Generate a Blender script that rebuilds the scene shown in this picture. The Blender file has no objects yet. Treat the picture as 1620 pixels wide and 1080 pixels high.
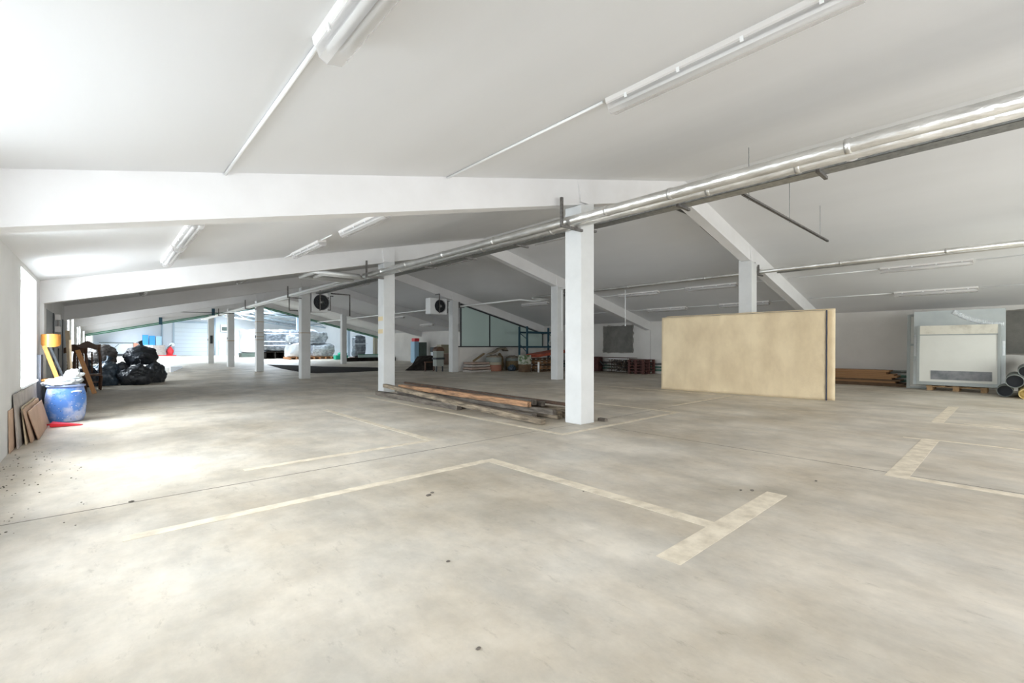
import bpy, bmesh, math, random
from mathutils import Vector, Matrix, noise
random.seed(7)
S = bpy.context.scene
COL = S.collection
# ------------------------------------------------------------------ camera, world, light
H = 1.3
cam_d = bpy.data.cameras.new('camera'); cam = bpy.data.objects.new('camera', cam_d); COL.objects.link(cam)
cam_d.lens = 16.0; cam_d.sensor_width = 36.0; cam_d.shift_y = 7.5/1620; cam_d.clip_end = 300; cam_d.clip_start = .05
cam.location = (0, 0, H); cam.rotation_euler = (math.pi/2, 0, -math.atan(648/720))
S.camera = cam
w = bpy.data.worlds.new('sky'); S.world = w; w.use_nodes = True
w.node_tree.nodes['Background'].inputs[0].default_value = (.86, .93, 1, 1)
w.node_tree.nodes['Background'].inputs[1].default_value = 1.6
S.view_settings.view_transform = 'Standard'; S.view_settings.look = 'None'
S.view_settings.exposure = 0.38; S.view_settings.gamma = 1.0
S.view_settings.use_curve_mapping = False

def area(name, loc, direction, sx, sy, power, color=(.93, .97, 1)):
    d = bpy.data.lights.new(name, 'AREA'); d.shape = 'RECTANGLE'; d.size = sx; d.size_y = sy
    d.energy = power; d.color = color
    o = bpy.data.objects.new(name, d); COL.objects.link(o); o.location = loc
    o.rotation_euler = Vector(direction).to_track_quat('-Z', 'Y').to_euler()
    return o
WZ0, WZ1 = .70, 2.42                       # window sill / head
LEFT_WIN = [(-1.5, .5), (2.2, 4.2), (5.5, 7.2), (9.35, 11.35), (20.0, 21.9), (23.4, 25.2), (27.4, 29.2), (30.6, 32.4), (34.4, 36.2), (37.6, 39.4), (43, 47), (50, 54), (60, 64)]
BACK_WIN = [(.3, 3.6), (4.4, 7.6), (8.6, 11.6), (13.2, 16.6)]
LW = [80, 150, 270, 340, 210, 190, 190, 190, 190, 190, 260, 260, 260]
for (a, b), p in zip(LEFT_WIN, LW):        # daylight entering by each window of the left wall
    area('daylight_left', (-1.75, (a+b)/2, (WZ0+WZ1)/2+.25), (1, 0, -.5), b-a, WZ1-WZ0, p, (.90, .95, 1))
for (a, b), p, c in zip(BACK_WIN, [190, 185, 195, 300], [(.98, .97, 1), (.99, .965, .97), (1, .955, .92), (.97, .99, .93)]):
    area('daylight_back', ((a+b)/2, -4.95, 2.1), (0, 1, -.35), b-a, 2.5, p, c)
SKY = [(2.0, 4.0), (13.0, 15.0)]
for a, b in SKY:                            # skylights of the far hall
    area('daylight_hall', ((a+b)/2, 60, 6.9), (0, 0, -1), b-a, 30, 6500, (.84, .92, 1))

# ------------------------------------------------------------------ materials
def nt(name):
    m = bpy.data.materials.new(name); m.use_nodes = True
    t = m.node_tree; return m, t, t.nodes['Principled BSDF']
def mat(name, col, rough=.6, metal=0, col2=None, scale=4, detail=4, bump=0, bscale=None, stretch=None, lo=.35, hi=.65):
    m, t, b = nt(name)
    b.inputs['Roughness'].default_value = rough; b.inputs['Metallic'].default_value = metal
    b.inputs['Base Color'].default_value = (*col, 1)
    tc = t.nodes.new('ShaderNodeTexCoord'); src = tc.outputs['Object']
    if stretch:
        mp = t.nodes.new('ShaderNodeMapping'); mp.inputs['Scale'].default_value = stretch
        t.links.new(src, mp.inputs[0]); src = mp.outputs[0]
    if col2:
        n = t.nodes.new('ShaderNodeTexNoise'); n.inputs['Scale'].default_value = scale; n.inputs['Detail'].default_value = detail
        n.inputs['Roughness'].default_value = .6
        r = t.nodes.new('ShaderNodeValToRGB'); r.color_ramp.elements[0].position = lo; r.color_ramp.elements[1].position = hi
        r.color_ramp.elements[0].color = (*col, 1); r.color_ramp.elements[1].color = (*col2, 1)
        t.links.new(src, n.inputs[0]); t.links.new(n.outputs[0], r.inputs[0]); t.links.new(r.outputs[0], b.inputs['Base Color'])
    if bump:
        n2 = t.nodes.new('ShaderNodeTexNoise'); n2.inputs['Scale'].default_value = bscale or scale*3; n2.inputs['Detail'].default_value = 5
        bp = t.nodes.new('ShaderNodeBump'); bp.inputs['Strength'].default_value = bump; bp.inputs['Distance'].default_value = .02
        t.links.new(src, n2.inputs[0]); t.links.new(n2.outputs[0], bp.inputs['Height']); t.links.new(bp.outputs[0], b.inputs['Normal'])
    return m
M = {}
M['wall'] = mat('white_plaster', (.77, .765, .75), .85, 0, (.70, .69, .67), .8, 5, .12, 14)
M['wallw'] = mat('off_white_plaster', (.72, .69, .65), .85, 0, (.64, .61, .57), .7, 6, .15, 10)
M['ceil'] = mat('ceiling_paint', (.79, .785, .785), .8, 0, (.70, .695, .69), .35, 4, .15, 3, (1, .25, 1), .3, .7)
M['beam'] = mat('beam_paint', (.77, .755, .745), .8, 0, (.72, .70, .685), 1.2, 5, .08, 12)
M['colm'] = mat('column_paint', (.68, .68, .665), .75, 0, (.61, .61, .595), 1.5, 6, .12, 9)
M['dark'] = mat('dark_steel', (.045, .05, .055), .5, .3)
M['galv'] = mat('galvanised_steel', (.42, .43, .43), .42, .85, (.28, .29, .29), 14, 4, .1, 40)
M['strut'] = mat('strut_steel', (.22, .21, .2), .5, .7, (.12, .11, .1), 20)
M['foil'] = mat('foil_lagging', (.82, .81, .78), .3, .85, (.62, .61, .58), 9, 5, .6, 22, (1, .35, 1))
M['foil2'] = mat('white_lagging', (.82, .82, .8), .4, .25)
M['lamp'] = mat('lamp_housing', (.72, .69, .66), .45)
M['diff'] = mat('lamp_diffuser', (.82, .81, .80), .18)
M['white'] = mat('white_plastic', (.85, .85, .84), .4)
M['conduit'] = mat('white_conduit', (.86, .86, .85), .5)
M['steelw'] = mat('white_steel_panel', (.74, .73, .67), .35, 0, (.69, .68, .62), 1.2)
M['cream'] = mat('stained_cream_panel', (.72, .68, .58), .5, 0, (.38, .34, .26), 2.2, 6, 0, None, None, .5, .78)
M['sheet'] = mat('protective_film_sheet', (.62, .66, .66), .12, .35, (.5, .55, .56), 1.3)
M['slate'] = mat('slate_grey_strip', (.16, .17, .18), .5, 0, (.27, .27, .28), 5)
M['alu'] = mat('aluminium_profile', (.34, .36, .345), .45, .4)
M['canvas'] = mat('beige_canvas', (.84, .69, .46), .8, 0, (.66, .52, .33), 1.6, 7, .25, 30, (1, 1, .6), .38, .72)
M['navy'] = mat('dark_edge_strip', (.03, .035, .06), .5)
M['pwood'] = mat('pallet_wood', (.55, .36, .19), .8, 0, (.36, .22, .11), 6, 5, .3, 30)
M['ply'] = mat('orange_plywood', (.44, .24, .11), .75, 0, (.27, .14, .065), 3, 5, .2, 20, (1, .2, 3))
M['plydark'] = mat('dark_plywood', (.16, .095, .05), .8, 0, (.09, .055, .03), 4)
M['timber'] = mat('weathered_timber', (.34, .27, .19), .95, 0, (.10, .078, .055), 5, 6, .6, 25, (4, .6, 4))
M['timber2'] = mat('grey_timber', (.19, .16, .13), .95, 0, (.075, .062, .05), 5, 6, .6, 25, (4, .6, 4))
M['timbero'] = mat('orange_brown_timber', (.50, .27, .14), .85, 0, (.16, .095, .055), 5, 6, .5, 25, (4, .5, 4))
M['rust'] = mat('rusty_steel', (.12, .07, .045), .8, .3, (.06, .04, .03), 8, 5, .3, 30)
M['cement'] = mat('raw_cement', (.215, .205, .185), .95, 0, (.15, .145, .13), 2.5, 6, .5, 18)
M['cementedge'] = mat('rough_cement_edge', (.33, .31, .27), .95, 0, (.22, .205, .18), 9, 6, .6, 30)
M['tube'] = mat('grey_pvc_tube', (.20, .22, .20), .45, 0, (.13, .14, .13), 3)
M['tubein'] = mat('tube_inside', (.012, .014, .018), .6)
M['yellow'] = mat('yellow_foam', (.75, .6, .28), .9, 0, (.5, .36, .12), 12, 5, .5, 40)
M['barrel'] = mat('blue_drum_plastic', (.10, .25, .66), .45, 0, (.66, .66, .74), 3.6, 4, 0, None, None, .46, .70)
M['film'] = mat('white_crumpled_plastic', (.84, .86, .86), .35, 0, (.70, .74, .76), 8, 4, .9, 14)
M['bag'] = mat('black_bin_bag', (.018, .022, .027), .28, 0, (.035, .04, .05), 6, 4, 1.0, 9)
M['bagg'] = mat('grey_black_bin_bag', (.065, .058, .054), .4, 0, (.095, .085, .08), 6, 4, 1.0, 8)
M['bagb'] = mat('bluish_bin_bag', (.03, .045, .065), .22, 0, (.10, .14, .18), 5, 4, 1.0, 8)
M['orange'] = mat('orange_varnished_wood', (.66, .30, .06), .35, 0, (.55, .22, .05), 5, 4, 0, None, (6, 6, 1))
M['brown'] = mat('dark_brown_wood', (.13, .062, .032), .5, 0, (.075, .036, .02), 8, 5, .3, 20)
M['pale'] = mat('pale_wood', (.68, .55, .38), .6, 0, (.55, .43, .28), 6)
M['card'] = mat('tan_hardboard', (.56, .38, .27), .75, 0, (.48, .32, .22), 3, 5)
M['greyb'] = mat('grey_board', (.46, .42, .38), .8, 0, (.36, .32, .29), 5, 5)
M['red'] = mat('red_plastic', (.72, .02, .03), .4)
M['redp'] = mat('red_painted_metal', (.48, .10, .045), .55, 0, (.30, .06, .03), 5)
M['redd'] = mat('dull_red_frame', (.13, .045, .035), .8, 0, (.05, .02, .018), 8)
M['blue'] = mat('bright_blue_plastic', (.03, .28, .68), .5)
M['lblue'] = mat('pale_blue_panel', (.35, .56, .72), .5)
M['rack'] = mat('dark_teal_rack', (.012, .06, .09), .5)
M['greenp'] = mat('green_pipe', (.06, .16, .12), .5, 0, (.14, .24, .19), 4)
M['greenb'] = mat('green_edging', (.035, .20, .10), .5)
M['green'] = mat('green_plastic', (.01, .42, .26), .5)
M['cab'] = mat('grey_green_cabinet', (.10, .135, .115), .5, 0, (.075, .10, .085), 2)
M['door'] = mat('sectional_door', (.70, .78, .85), .5)
M['hallw'] = mat('hall_wall', (.78, .82, .87), .7, 0, (.72, .77, .83), .4)
M['hallr'] = mat('hall_roof', (.42, .48, .54), .7, 0, (.34, .40, .47), .5)
M['tarpk'] = mat('black_tarp', (.012, .010, .009), .9, 0, (.035, .03, .026), 3, 4, .6, 6)
M['tarpk'].node_tree.nodes['Principled BSDF'].inputs['Specular IOR Level'].default_value = .08
M['tape'] = mat('brown_tape', (.42, .32, .2), .7)
M['stain'] = mat('yellow_tape', (.68, .56, .34), .7)
M['joint'] = mat('joint_dark', (.20, .18, .15), .9)
M['paint'] = mat('faded_cream_paint', (.78, .69, .55), .6, 0, (.57, .49, .375), 7, 8, 0, None, None, .38, .66)
M['chip'] = mat('dark_crumb', (.14, .12, .10), .9)
M['straw'] = mat('woven_fibre', (.27, .19, .10), .9, 0, (.17, .12, .06), 14, 5, .4, 40)
M['cloth'] = mat('grey_beige_cloth', (.32, .27, .21), .9, 0, (.20, .16, .12), 6, 5, .5, 12)
M['carton'] = mat('pinkish_carton', (.42, .30, .25), .8, 0, (.34, .25, .2), 4)
M['pinkp'] = mat('wrapped_plastic', (.62, .66, .70), .25, 0, (.33, .36, .40), 3.2, 6, 1, 5, (1, 1, 1.8), .38, .62)  # noise ramp paints the highlights of the crumpled film into the colour
M['wrapd'] = mat('dark_wrapped_plastic', (.10, .115, .13), .25, 0, (.30, .33, .37), 2.4, 6, 1, 5, (1, 1, 2), .42, .72)
M['wrapw'] = mat('bright_wrapped_plastic', (.86, .88, .92), .25, 0, (.70, .74, .80), 1.6, 5, .8, 3)
M['orangep'] = mat('orange_pallet', (.72, .33, .14), .7, 0, (.4, .2, .1), 4)

def glassmat(name, tint, body, frac, rough=.2):
    m, t, b = nt(name)
    b.inputs['Base Color'].default_value = (*body, 1); b.inputs['Roughness'].default_value = rough
    tr = t.nodes.new('ShaderNodeBsdfTransparent'); tr.inputs[0].default_value = (*tint, 1)
    mx = t.nodes.new('ShaderNodeMixShader'); mx.inputs[0].default_value = frac
    t.links.new(tr.outputs[0], mx.inputs[1]); t.links.new(b.outputs[0], mx.inputs[2])
    t.links.new(mx.outputs[0], t.nodes['Material Output'].inputs[0])
    return m
M['glass'] = glassmat('window_glass', (.97, .99, 1), (.8, .85, .9), .06, .05)
M['teal'] = glassmat('teal_glass', (.72, .84, .82), (.64, .76, .715), .72, .3)
M['clear'] = glassmat('clear_cover', (.92, .91, .9), (.8, .78, .76), .35, .15)

def floor_mat():
    m, t, b = nt('polished_concrete'); N = t.nodes.new; L = t.links.new
    tc = N('ShaderNodeTexCoord')
    def noi(sc, det, st=(1, 1, 1), ro=.6):
        mp = N('ShaderNodeMapping'); mp.inputs['Scale'].default_value = st; L(tc.outputs['Object'], mp.inputs[0])
        n = N('ShaderNodeTexNoise'); n.inputs['Scale'].default_value = sc; n.inputs['Detail'].default_value = det
        n.inputs['Roughness'].default_value = ro; L(mp.outputs[0], n.inputs[0]); return n.outputs[0]
    r = N('ShaderNodeValToRGB'); e = r.color_ramp.elements
    e[0].position = .3; e[0].color = (.435, .36, .26, 1); e[1].position = .7; e[1].color = (.80, .735, .64, 1)
    L(noi(.45, 8, (1, 1, 1), .68), r.inputs[0])
    r2 = N('ShaderNodeValToRGB'); f = r2.color_ramp.elements
    f[0].position = .38; f[0].color = (.66, .68, .70, 1); f[1].position = .62; f[1].color = (1, 1, 1, 1)
    L(noi(1.7, 9, (1, .55, 1), .7), r2.inputs[0])
    mx = N('ShaderNodeMixRGB'); mx.blend_type = 'MULTIPLY'; mx.inputs[0].default_value = .75
    L(r.outputs[0], mx.inputs[1]); L(r2.outputs[0], mx.inputs[2])
    r3 = N('ShaderNodeValToRGB'); g = r3.color_ramp.elements
    g[0].position = .28; g[0].color = (.72, .71, .69, 1); g[1].position = .42; g[1].color = (1, 1, 1, 1)
    L(noi(14, 6, (1, .35, 1), .75), r3.inputs[0])
    m2 = N('ShaderNodeMixRGB'); m2.blend_type = 'MULTIPLY'; m2.inputs[0].default_value = .95
    L(mx.outputs[0], m2.inputs[1]); L(r3.outputs[0], m2.inputs[2])
    L(m2.outputs[0], b.inputs['Base Color'])
    rr = N('ShaderNodeMapRange'); rr.inputs[3].default_value = .36; rr.inputs[4].default_value = .66
    L(noi(1.1, 7), rr.inputs[0]); L(rr.outputs[0], b.inputs['Roughness'])
    bp = N('ShaderNodeBump'); bp.inputs['Strength'].default_value = .06; bp.inputs['Distance'].default_value = .01
    L(noi(30, 4), bp.inputs['Height']); L(bp.outputs[0], b.inputs['Normal'])
    return m
M['floor'] = floor_mat()

# ------------------------------------------------------------------ mesh helpers
class MB:
    def __init__(s, o=(0, 0, 0)): s.bm = bmesh.new(); s.o = Vector(o)
    def hexa(s, p):
        v = [s.bm.verts.new(Vector(q)) for q in p]
        for f in ((0, 3, 2, 1), (4, 5, 6, 7), (0, 1, 5, 4), (1, 2, 6, 5), (2, 3, 7, 6), (3, 0, 4, 7)):
            s.bm.faces.new([v[i] for i in f])
        return s
    def box(s, x0, x1, y0, y1, z0, z1, mtx=None):
        p = [Vector(q) for q in ((x0, y0, z0), (x1, y0, z0), (x1, y1, z0), (x0, y1, z0), (x0, y0, z1), (x1, y0, z1), (x1, y1, z1), (x0, y1, z1))]
        if mtx: p = [mtx @ q for q in p]
        return s.hexa(p)
    def beam(s, a, b, wd, ht, up=(0, 0, 1)):          # box with its axis from a to b
        a, b = Vector(a), Vector(b); d = (b-a).normalized(); u = Vector(up)
        r = d.cross(u).normalized(); u = r.cross(d).normalized(); r = r*wd/2; u = u*ht/2
        return s.hexa([a-r-u, a+r-u, b+r-u, b-r-u, a-r+u, a+r+u, b+r+u, b-r+u])
    def prism(s, poly, vec):
        v = Vector(vec); a = [s.bm.verts.new(Vector(p)) for p in poly]; b = [s.bm.verts.new(Vector(p)+v) for p in poly]
        n = len(poly); s.bm.faces.new(a[::-1]); s.bm.faces.new(b)
        for i in range(n): s.bm.faces.new((a[i], a[(i+1) % n], b[(i+1) % n], b[i]))
        return s
    def tube(s, pts, r, n=10, cap=True):
        pts = [Vector(p) for p in pts]; rs = r if isinstance(r, (list, tuple)) else [r]*len(pts)
        rings = []
        for i, p in enumerate(pts):
            if i == 0: d = pts[1]-p
            elif i == len(pts)-1: d = p-pts[-2]
            else: d = (pts[i+1]-p).normalized()+(p-pts[i-1]).normalized()
            d.normalize(); u = Vector((0, 0, 1)) if abs(d.z) < .9 else Vector((1, 0, 0))
            x = d.cross(u).normalized(); y = x.cross(d)
            rings.append([s.bm.verts.new(p+(x*math.cos(2*math.pi*k/n)+y*math.sin(2*math.pi*k/n))*rs[i]) for k in range(n)])
        for a, b in zip(rings, rings[1:]):
            for k in range(n): s.bm.faces.new((a[k], a[(k+1) % n], b[(k+1) % n], b[k]))
        if cap: s.bm.faces.new(rings[0][::-1]); s.bm.faces.new(rings[-1])
        return s
    def lathe(s, prof, c=(0, 0, 0), n=28, sx=1, sy=1):
        c = Vector(c); rings = []
        for r, z in prof:
            rings.append([s.bm.verts.new(c+Vector((math.cos(2*math.pi*k/n)*r*sx, math.sin(2*math.pi*k/n)*r*sy, z))) for k in range(n)])
        for a, b in zip(rings, rings[1:]):
            for k in range(n): s.bm.faces.new((a[k], a[(k+1) % n], b[(k+1) % n], b[k]))
        s.bm.faces.new(rings[0][::-1]); s.bm.faces.new(rings[-1]); return s
    def blob(s, c, r, seed=0, amp=.2, freq=1.6, sub=4, flat=True):
        t = bmesh.new(); bmesh.ops.create_icosphere(t, subdivisions=sub, radius=1)
        mp = {}
        for v in t.verts:
            d = v.co.normalized(); k = 1+amp*noise.noise(d*freq+Vector((seed*3.1, seed, 0)))+amp*.5*abs(noise.noise(d*freq*2.6+Vector((seed, 5, 1))))
            k += amp*.28*noise.noise(d*freq*6+Vector((1, seed*2.3, 7)))
            q = Vector((d.x*r[0]*k, d.y*r[1]*k, d.z*r[2]*k))
            if flat: q.z = max(q.z, -r[2]*.72)
            mp[v] = s.bm.verts.new(Vector(c)+q)
        for f in t.faces: s.bm.faces.new([mp[v] for v in f.verts])
        t.free(); return s
    def build(s, name, m, parent=None, smooth=False, bevel=0):
        bmesh.ops.recalc_face_normals(s.bm, faces=s.bm.faces)
        for v in s.bm.verts: v.co -= s.o
        me = bpy.data.meshes.new(name); s.bm.to_mesh(me); s.bm.free()
        if smooth:
            for p in me.polygons: p.use_smooth = True
        o = bpy.data.objects.new(name, me); COL.objects.link(o)
        me.materials.append(M[m] if isinstance(m, str) else m)
        if smooth == 'auto' or smooth == 30:
            me.set_sharp_from_angle(angle=math.radians(35))
        if parent: o.parent = parent
        else: o.location = s.o
        if bevel:
            b = o.modifiers.new('bevel', 'BEVEL'); b.width = bevel; b.segments = 2; b.limit_method = 'ANGLE'
        return o
def tag(o, label, cat, group=None, kind=None):
    o['label'] = label; o['category'] = cat
    if group: o['group'] = group
    if kind: o['kind'] = kind
    return o
def thing(name, label, cat, loc, group=None, rot=(0, 0, 0)):
    o = bpy.data.objects.new(name, None); COL.objects.link(o); o.empty_display_size = .1
    o.location = loc; o.rotation_euler = rot; return tag(o, label, cat, group)
def struct(o): o['kind'] = 'structure'; return o
def dup(root, loc, label=None, rot=None):
    def rec(o, par):
        c = o.copy(); COL.objects.link(c)
        if par: c.parent = par
        for ch in list(o.children): rec(ch, c)
        return c
    kids = list(root.children); c = root.copy(); COL.objects.link(c); c.location = loc
    if rot: c.rotation_euler = rot
    if label: c['label'] = label
    for k in kids: rec(k, c)
    return c

# ------------------------------------------------------------------ building shell
XL, XR, RX = -.85, 19.8, 9.475
EZ = 2.5; SL = .233
def cz(x): return EZ+SL*(x-XL) if x < RX else EZ+SL*(XR-x)
RZ = cz(RX); YB, YE, YH = -4.0, 40.45, 79.0
BY = [-2.1+7.1*k for k in range(7)]          # beam lines: -2.1, 5.0, 12.1 ... 40.5
b = MB().box(XL-.35, 24.4, YB-.35, YH+.3, -.2, 0); fl = struct(b.build('floor', 'floor'))
def strip(name, m, x0, x1, y0, y1, z=.0022):
    return MB().box(x0, x1, y0, y1, .0002, z).build(name, m, fl)
for y in BY[1:]: strip('expansion_joint', 'joint', XL, XR, y-.075, y-.062, .0012)
for x in (6.02, 13.3): strip('expansion_joint', 'joint', x, x+.012, YB, YE, .0012)
PL = [(3.23, 3.36, 1.50, 4.07), (.10, 3.23, 3.98, 4.09), (2.55, 4.42, 1.34, 1.50),
      (3.33, 3.44, 5.42, 9.5), (1.1, 3.33, 5.38, 5.48), (5.0, 5.09, 4.46, 11.2), (5.09, 8.35, 4.44, 4.53),
      (8.35, 8.43, 4.44, 7.3), (5.98, 8.55, .72, .9), (5.86, 5.98, -3.4, .9), (8.55, 8.62, -3.4, .9), (8.5, 8.56, .9, 1.1),
      (10.65, 13.6, .84, 1.0), (10.55, 10.62, -3.2, .98), (10.72, 10.78, -3.2, .6), (12.2, 12.29, 4.5, 9.5), (9.3, 12.2, 5.0, 5.08)]
for q in PL: strip('painted_line', 'paint', *q)

# left wall with windows
b = MB(); zt = EZ+.1; cur = YB-.35
for a, c in LEFT_WIN:
    b.box(XL-.35, XL, cur, a, 0, zt); b.box(XL-.35, XL, a, c, 0, WZ0); b.box(XL-.35, XL, a, c, WZ1, zt); cur = c
b.box(XL-.35, XL, cur, YH+.3, 0, zt+1.4)
b.box(XL-.35, XL, 40.6, cur, zt, zt+1.4)
struct(b.build('wall_left', 'wall'))
for i, (a, c) in enumerate(LEFT_WIN):
    f = MB()
    for z in (WZ0, WZ1-.05): f.box(XL-.28, XL-.22, a, c, z, z+.05)
    for y in (a, (a+c)/2-.025, c-.05): f.box(XL-.28, XL-.22, y, y+.05, WZ0+.05, WZ1-.05)
    fo = struct(f.build('window_%d' % (i+1), 'white'))
    MB().box(XL-.255, XL-.245, a+.05, c-.05, WZ0+.05, WZ1-.05).build('window_pane', 'glass', fo)
    MB().box(XL-.20, XL+.03, a+.01, c-.01, WZ0, WZ0+.03).build('window_sill', 'white', fo)
# back wall with windows
b = MB(); y0, y1 = YB-.3, YB; z0, z1 = .5, 3.0; cur = XL
for a, c in BACK_WIN:
    b.box(cur, a, y0, y1, 0, 2.5); b.box(a, c, y0, y1, 0, z0); cur = c
b.box(cur, XR, y0, y1, 0, 2.5)
cur = XL
b.prism([(XL, y0, 2.5), (BACK_WIN[0][0], y0, 2.5), (BACK_WIN[0][0], y0, cz(BACK_WIN[0][0]))], (0, .3, 0))
seg = [(.3, 3.6, 1), (3.6, 4.4, 0), (4.4, 7.6, 1), (7.6, 8.6, 0), (8.6, RX, 1), (RX, 11.6, 1), (11.6, 13.2, 0), (13.2, 16.6, 1), (16.6, XR, 0)]
for a, c, op in seg:
    zb = (min(z1, cz(a)-.05, cz(c)-.05) if op else 2.5)
    b.prism([(a, y0, zb), (c, y0, zb), (c, y0, cz(c)+.05), (a, y0, cz(a)+.05)], (0, .3, 0))
struct(b.build('wall_back', 'wall'))
for i, (a, c) in enumerate(BACK_WIN):
    zt = min(z1, cz(a)-.05); f = MB()
    for z in (z0, zt-.06): f.box(a, c, YB-.22, YB-.16, z, z+.06)
    for x in (a, (a+c)/2-.03, c-.06): f.box(x, x+.06, YB-.22, YB-.16, z0+.06, zt-.06)
    fo = struct(f.build('window_%d' % (20+i), 'white'))
    MB().box(a+.06, c-.06, YB-.195, YB-.185, z0+.06, zt-.06).build('window_pane', 'glass', fo)
# right wall, far hall walls
wr = struct(MB().box(XR, XR+.3, YB-.3, YE, 0, EZ+.1).build('wall_right', 'wallw'))
def rough_patch(y0, y1, z0, z1, seed):
    n = 40; out = []; e = []
    for k in range(n):
        t = k/n*4
        if t < 1: p = (y0+(y1-y0)*t, z0)
        elif t < 2: p = (y1, z0+(z1-z0)*(t-1))
        elif t < 3: p = (y1-(y1-y0)*(t-2), z1)
        else: p = (y0, z1-(z1-z0)*(t-3))
        q = Vector((p[0]*5, p[1]*5, seed)); cy, c2 = (y0+y1)/2, (z0+z1)/2
        kk = 1.07+.09*noise.noise(q*2.0); e.append((XR-.004, cy+(p[0]-cy)*kk, c2+(p[1]-c2)*kk))
        k2 = 1.0+.012*noise.noise(q*3.0); out.append((XR-.02, cy+(p[0]-cy)*k2, c2+(p[1]-c2)*k2))
    MB().prism(e, (.004, 0, 0)).build('plaster_edge', 'cementedge', wr)
    MB().prism(out, (.02, 0, 0)).build('cement_patch', 'cement', wr)
rough_patch(12.95, 14.7, 1.0, 2.33, 1); rough_patch(9.3, 11.15, .98, 2.33, 2); rough_patch(-2.2, .32, 1.09, 2.33, 3)
MB().box(XR-.006, XR, 11.95, 11.96, 0, 2.1).build('wall_joint', 'joint', wr)
HX = 24.0; HO = 1.25
struct(MB().box(XR, HX+.3, YE, YE+.25, 0, 4.6).build('wall_hall_near', 'hallw'))
struct(MB().box(HX, HX+.3, YE+.25, YH+.3, 0, 4.6).build('wall_hall_right', 'hallw'))
struct(MB().prism([(XL, YH, 0), (HX, YH, 0), (HX, YH, 4.55), (RX+1, YH, 6.6), (XL, YH, 4.0)], (0, .3, 0)).build('wall_far', 'hallw'))
# gable over the last beam between the two roof heights
b = MB(); b.prism([(XL, YE+.3, cz(XL)+.2), (RX, YE+.3, RZ+.2), (XR, YE+.3, cz(XR)+.2), (XR, YE+.3, 4.6), (RX+1, YE+.3, 6.5), (XL, YE+.3, 3.9)], (0, .15, 0))
struct(b.build('wall_gable', 'hallw'))
# ceiling: two slopes
def slope(name, x0, z0, x1, z1, ya, yb, m, t=.2):
    return struct(MB().prism([(x0, ya, z0), (x1, ya, z1), (x1, ya, z1+t), (x0, ya, z0+t)], (0, yb-ya, 0)).build(name, m))
slope('ceiling', XL-.35, cz(XL)-SL*.35, RX, RZ, YB-.3, YE+.3, 'ceil')
slope('ceiling', RX, RZ, XR+.3, cz(XR)-SL*.3, YB-.3, YE+.3, 'ceil')
# hall roof with two long skylights
hs = (6.55-3.9)/(RX+1-XL)
def hz(x): return 3.9+hs*(x-XL) if x < RX+1 else 6.55-(x-RX-1)*(6.55-4.5)/(HX-RX-1)
for a, c in ((XL-.35, 2.0), (4.0, RX+1), (RX+1, 13.0), (15.0, HX+.3)):
    slope('ceiling', a, hz(a), c, hz(c), YE+.3, YH+.3, 'hallr', .15)
for a, c in SKY:
    for ya, yb in ((YE+.3, 45), (75, YH+.3)): slope('ceiling', a, hz(a), c, hz(c), ya, yb, 'hallr', .15)
    struct(MB().hexa([(a, 45, hz(a)+.05), (c, 45, hz(c)+.05), (c, 75, hz(c)+.05), (a, 75, hz(a)+.05), (a, 45, hz(a)+.06), (c, 45, hz(c)+.06), (c, 75, hz(c)+.06), (a, 75, hz(a)+.06)]).build('window_%d' % (30+int(a)), 'glass'))
M['trussm'] = mat('pale_blue_steel', (.45, .55, .64), .5)
for i, y in enumerate((46, 53, 60, 67, 74)):
    b = MB()
    b.beam((XL, y, hz(XL)-.55), (RX+1, y, hz(RX+1)-.75), .18, .16); b.beam((RX+1, y, hz(RX+1)-.75), (HX, y, hz(HX)-.55), .18, .16)
    for k in range(11):
        x = XL+.6+k*2.2; x2 = x+1.1
        if x2 > HX: break
        b.beam((x, y, hz(x)-.55), (x2, y, hz(x2)-.02), .07, .07, (0, 1, 0)); b.beam((x2, y, hz(x2)-.02), (min(x2+1.1, HX), y, hz(min(x2+1.1, HX))-.55), .07, .07, (0, 1, 0))
    struct(b.build('trim_%d' % (40+i), 'trussm'))
for i, x in enumerate((6.5, 9.0, 17.2, 20.5)):
    struct(MB().box(x, x+.12, YE+.4, YH, hz(x)-.2, hz(x)-.06).build('trim_%d' % (50+i), 'trussm'))
# rafters
BD, BWd = .42, .25
for i, y in enumerate(BY):
    y0 = y-.13
    b = MB()
    b.prism([(XL, y0, cz(XL)), (RX, y0, RZ), (RX, y0, RZ-BD), (XL, y0, cz(XL)-BD)], (0, BWd, 0))
    b.prism([(RX, y0, RZ), (XR, y0, cz(XR)), (XR, y0, cz(XR)-BD), (RX, y0, RZ-BD)], (0, BWd, 0))
    for cx, sg in ((6.05, 1), (13.27, -1)):       # tapered haunch over each column, on both faces
        zb = cz(cx)-BD
        for (ya, yo) in ((y0, y-.172), (y0+BWd, y+.172)):
            b.hexa([(cx-.16, ya, zb), (cx+.16, ya, zb), (cx+.16, yo, zb), (cx-.16, yo, zb), (cx-.20, ya, cz(cx-.2)), (cx+.20, ya, cz(cx+.2)), (cx+.20, ya-.001, cz(cx+.2)), (cx-.20, ya-.001, cz(cx-.2))])
    if i in (1, 2): b.box(RX-.02, RX+.02, y0-.006, y0, RZ-.1, RZ-.01)
    struct(b.build('trim_%d' % (i+1), 'beam'))
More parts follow.
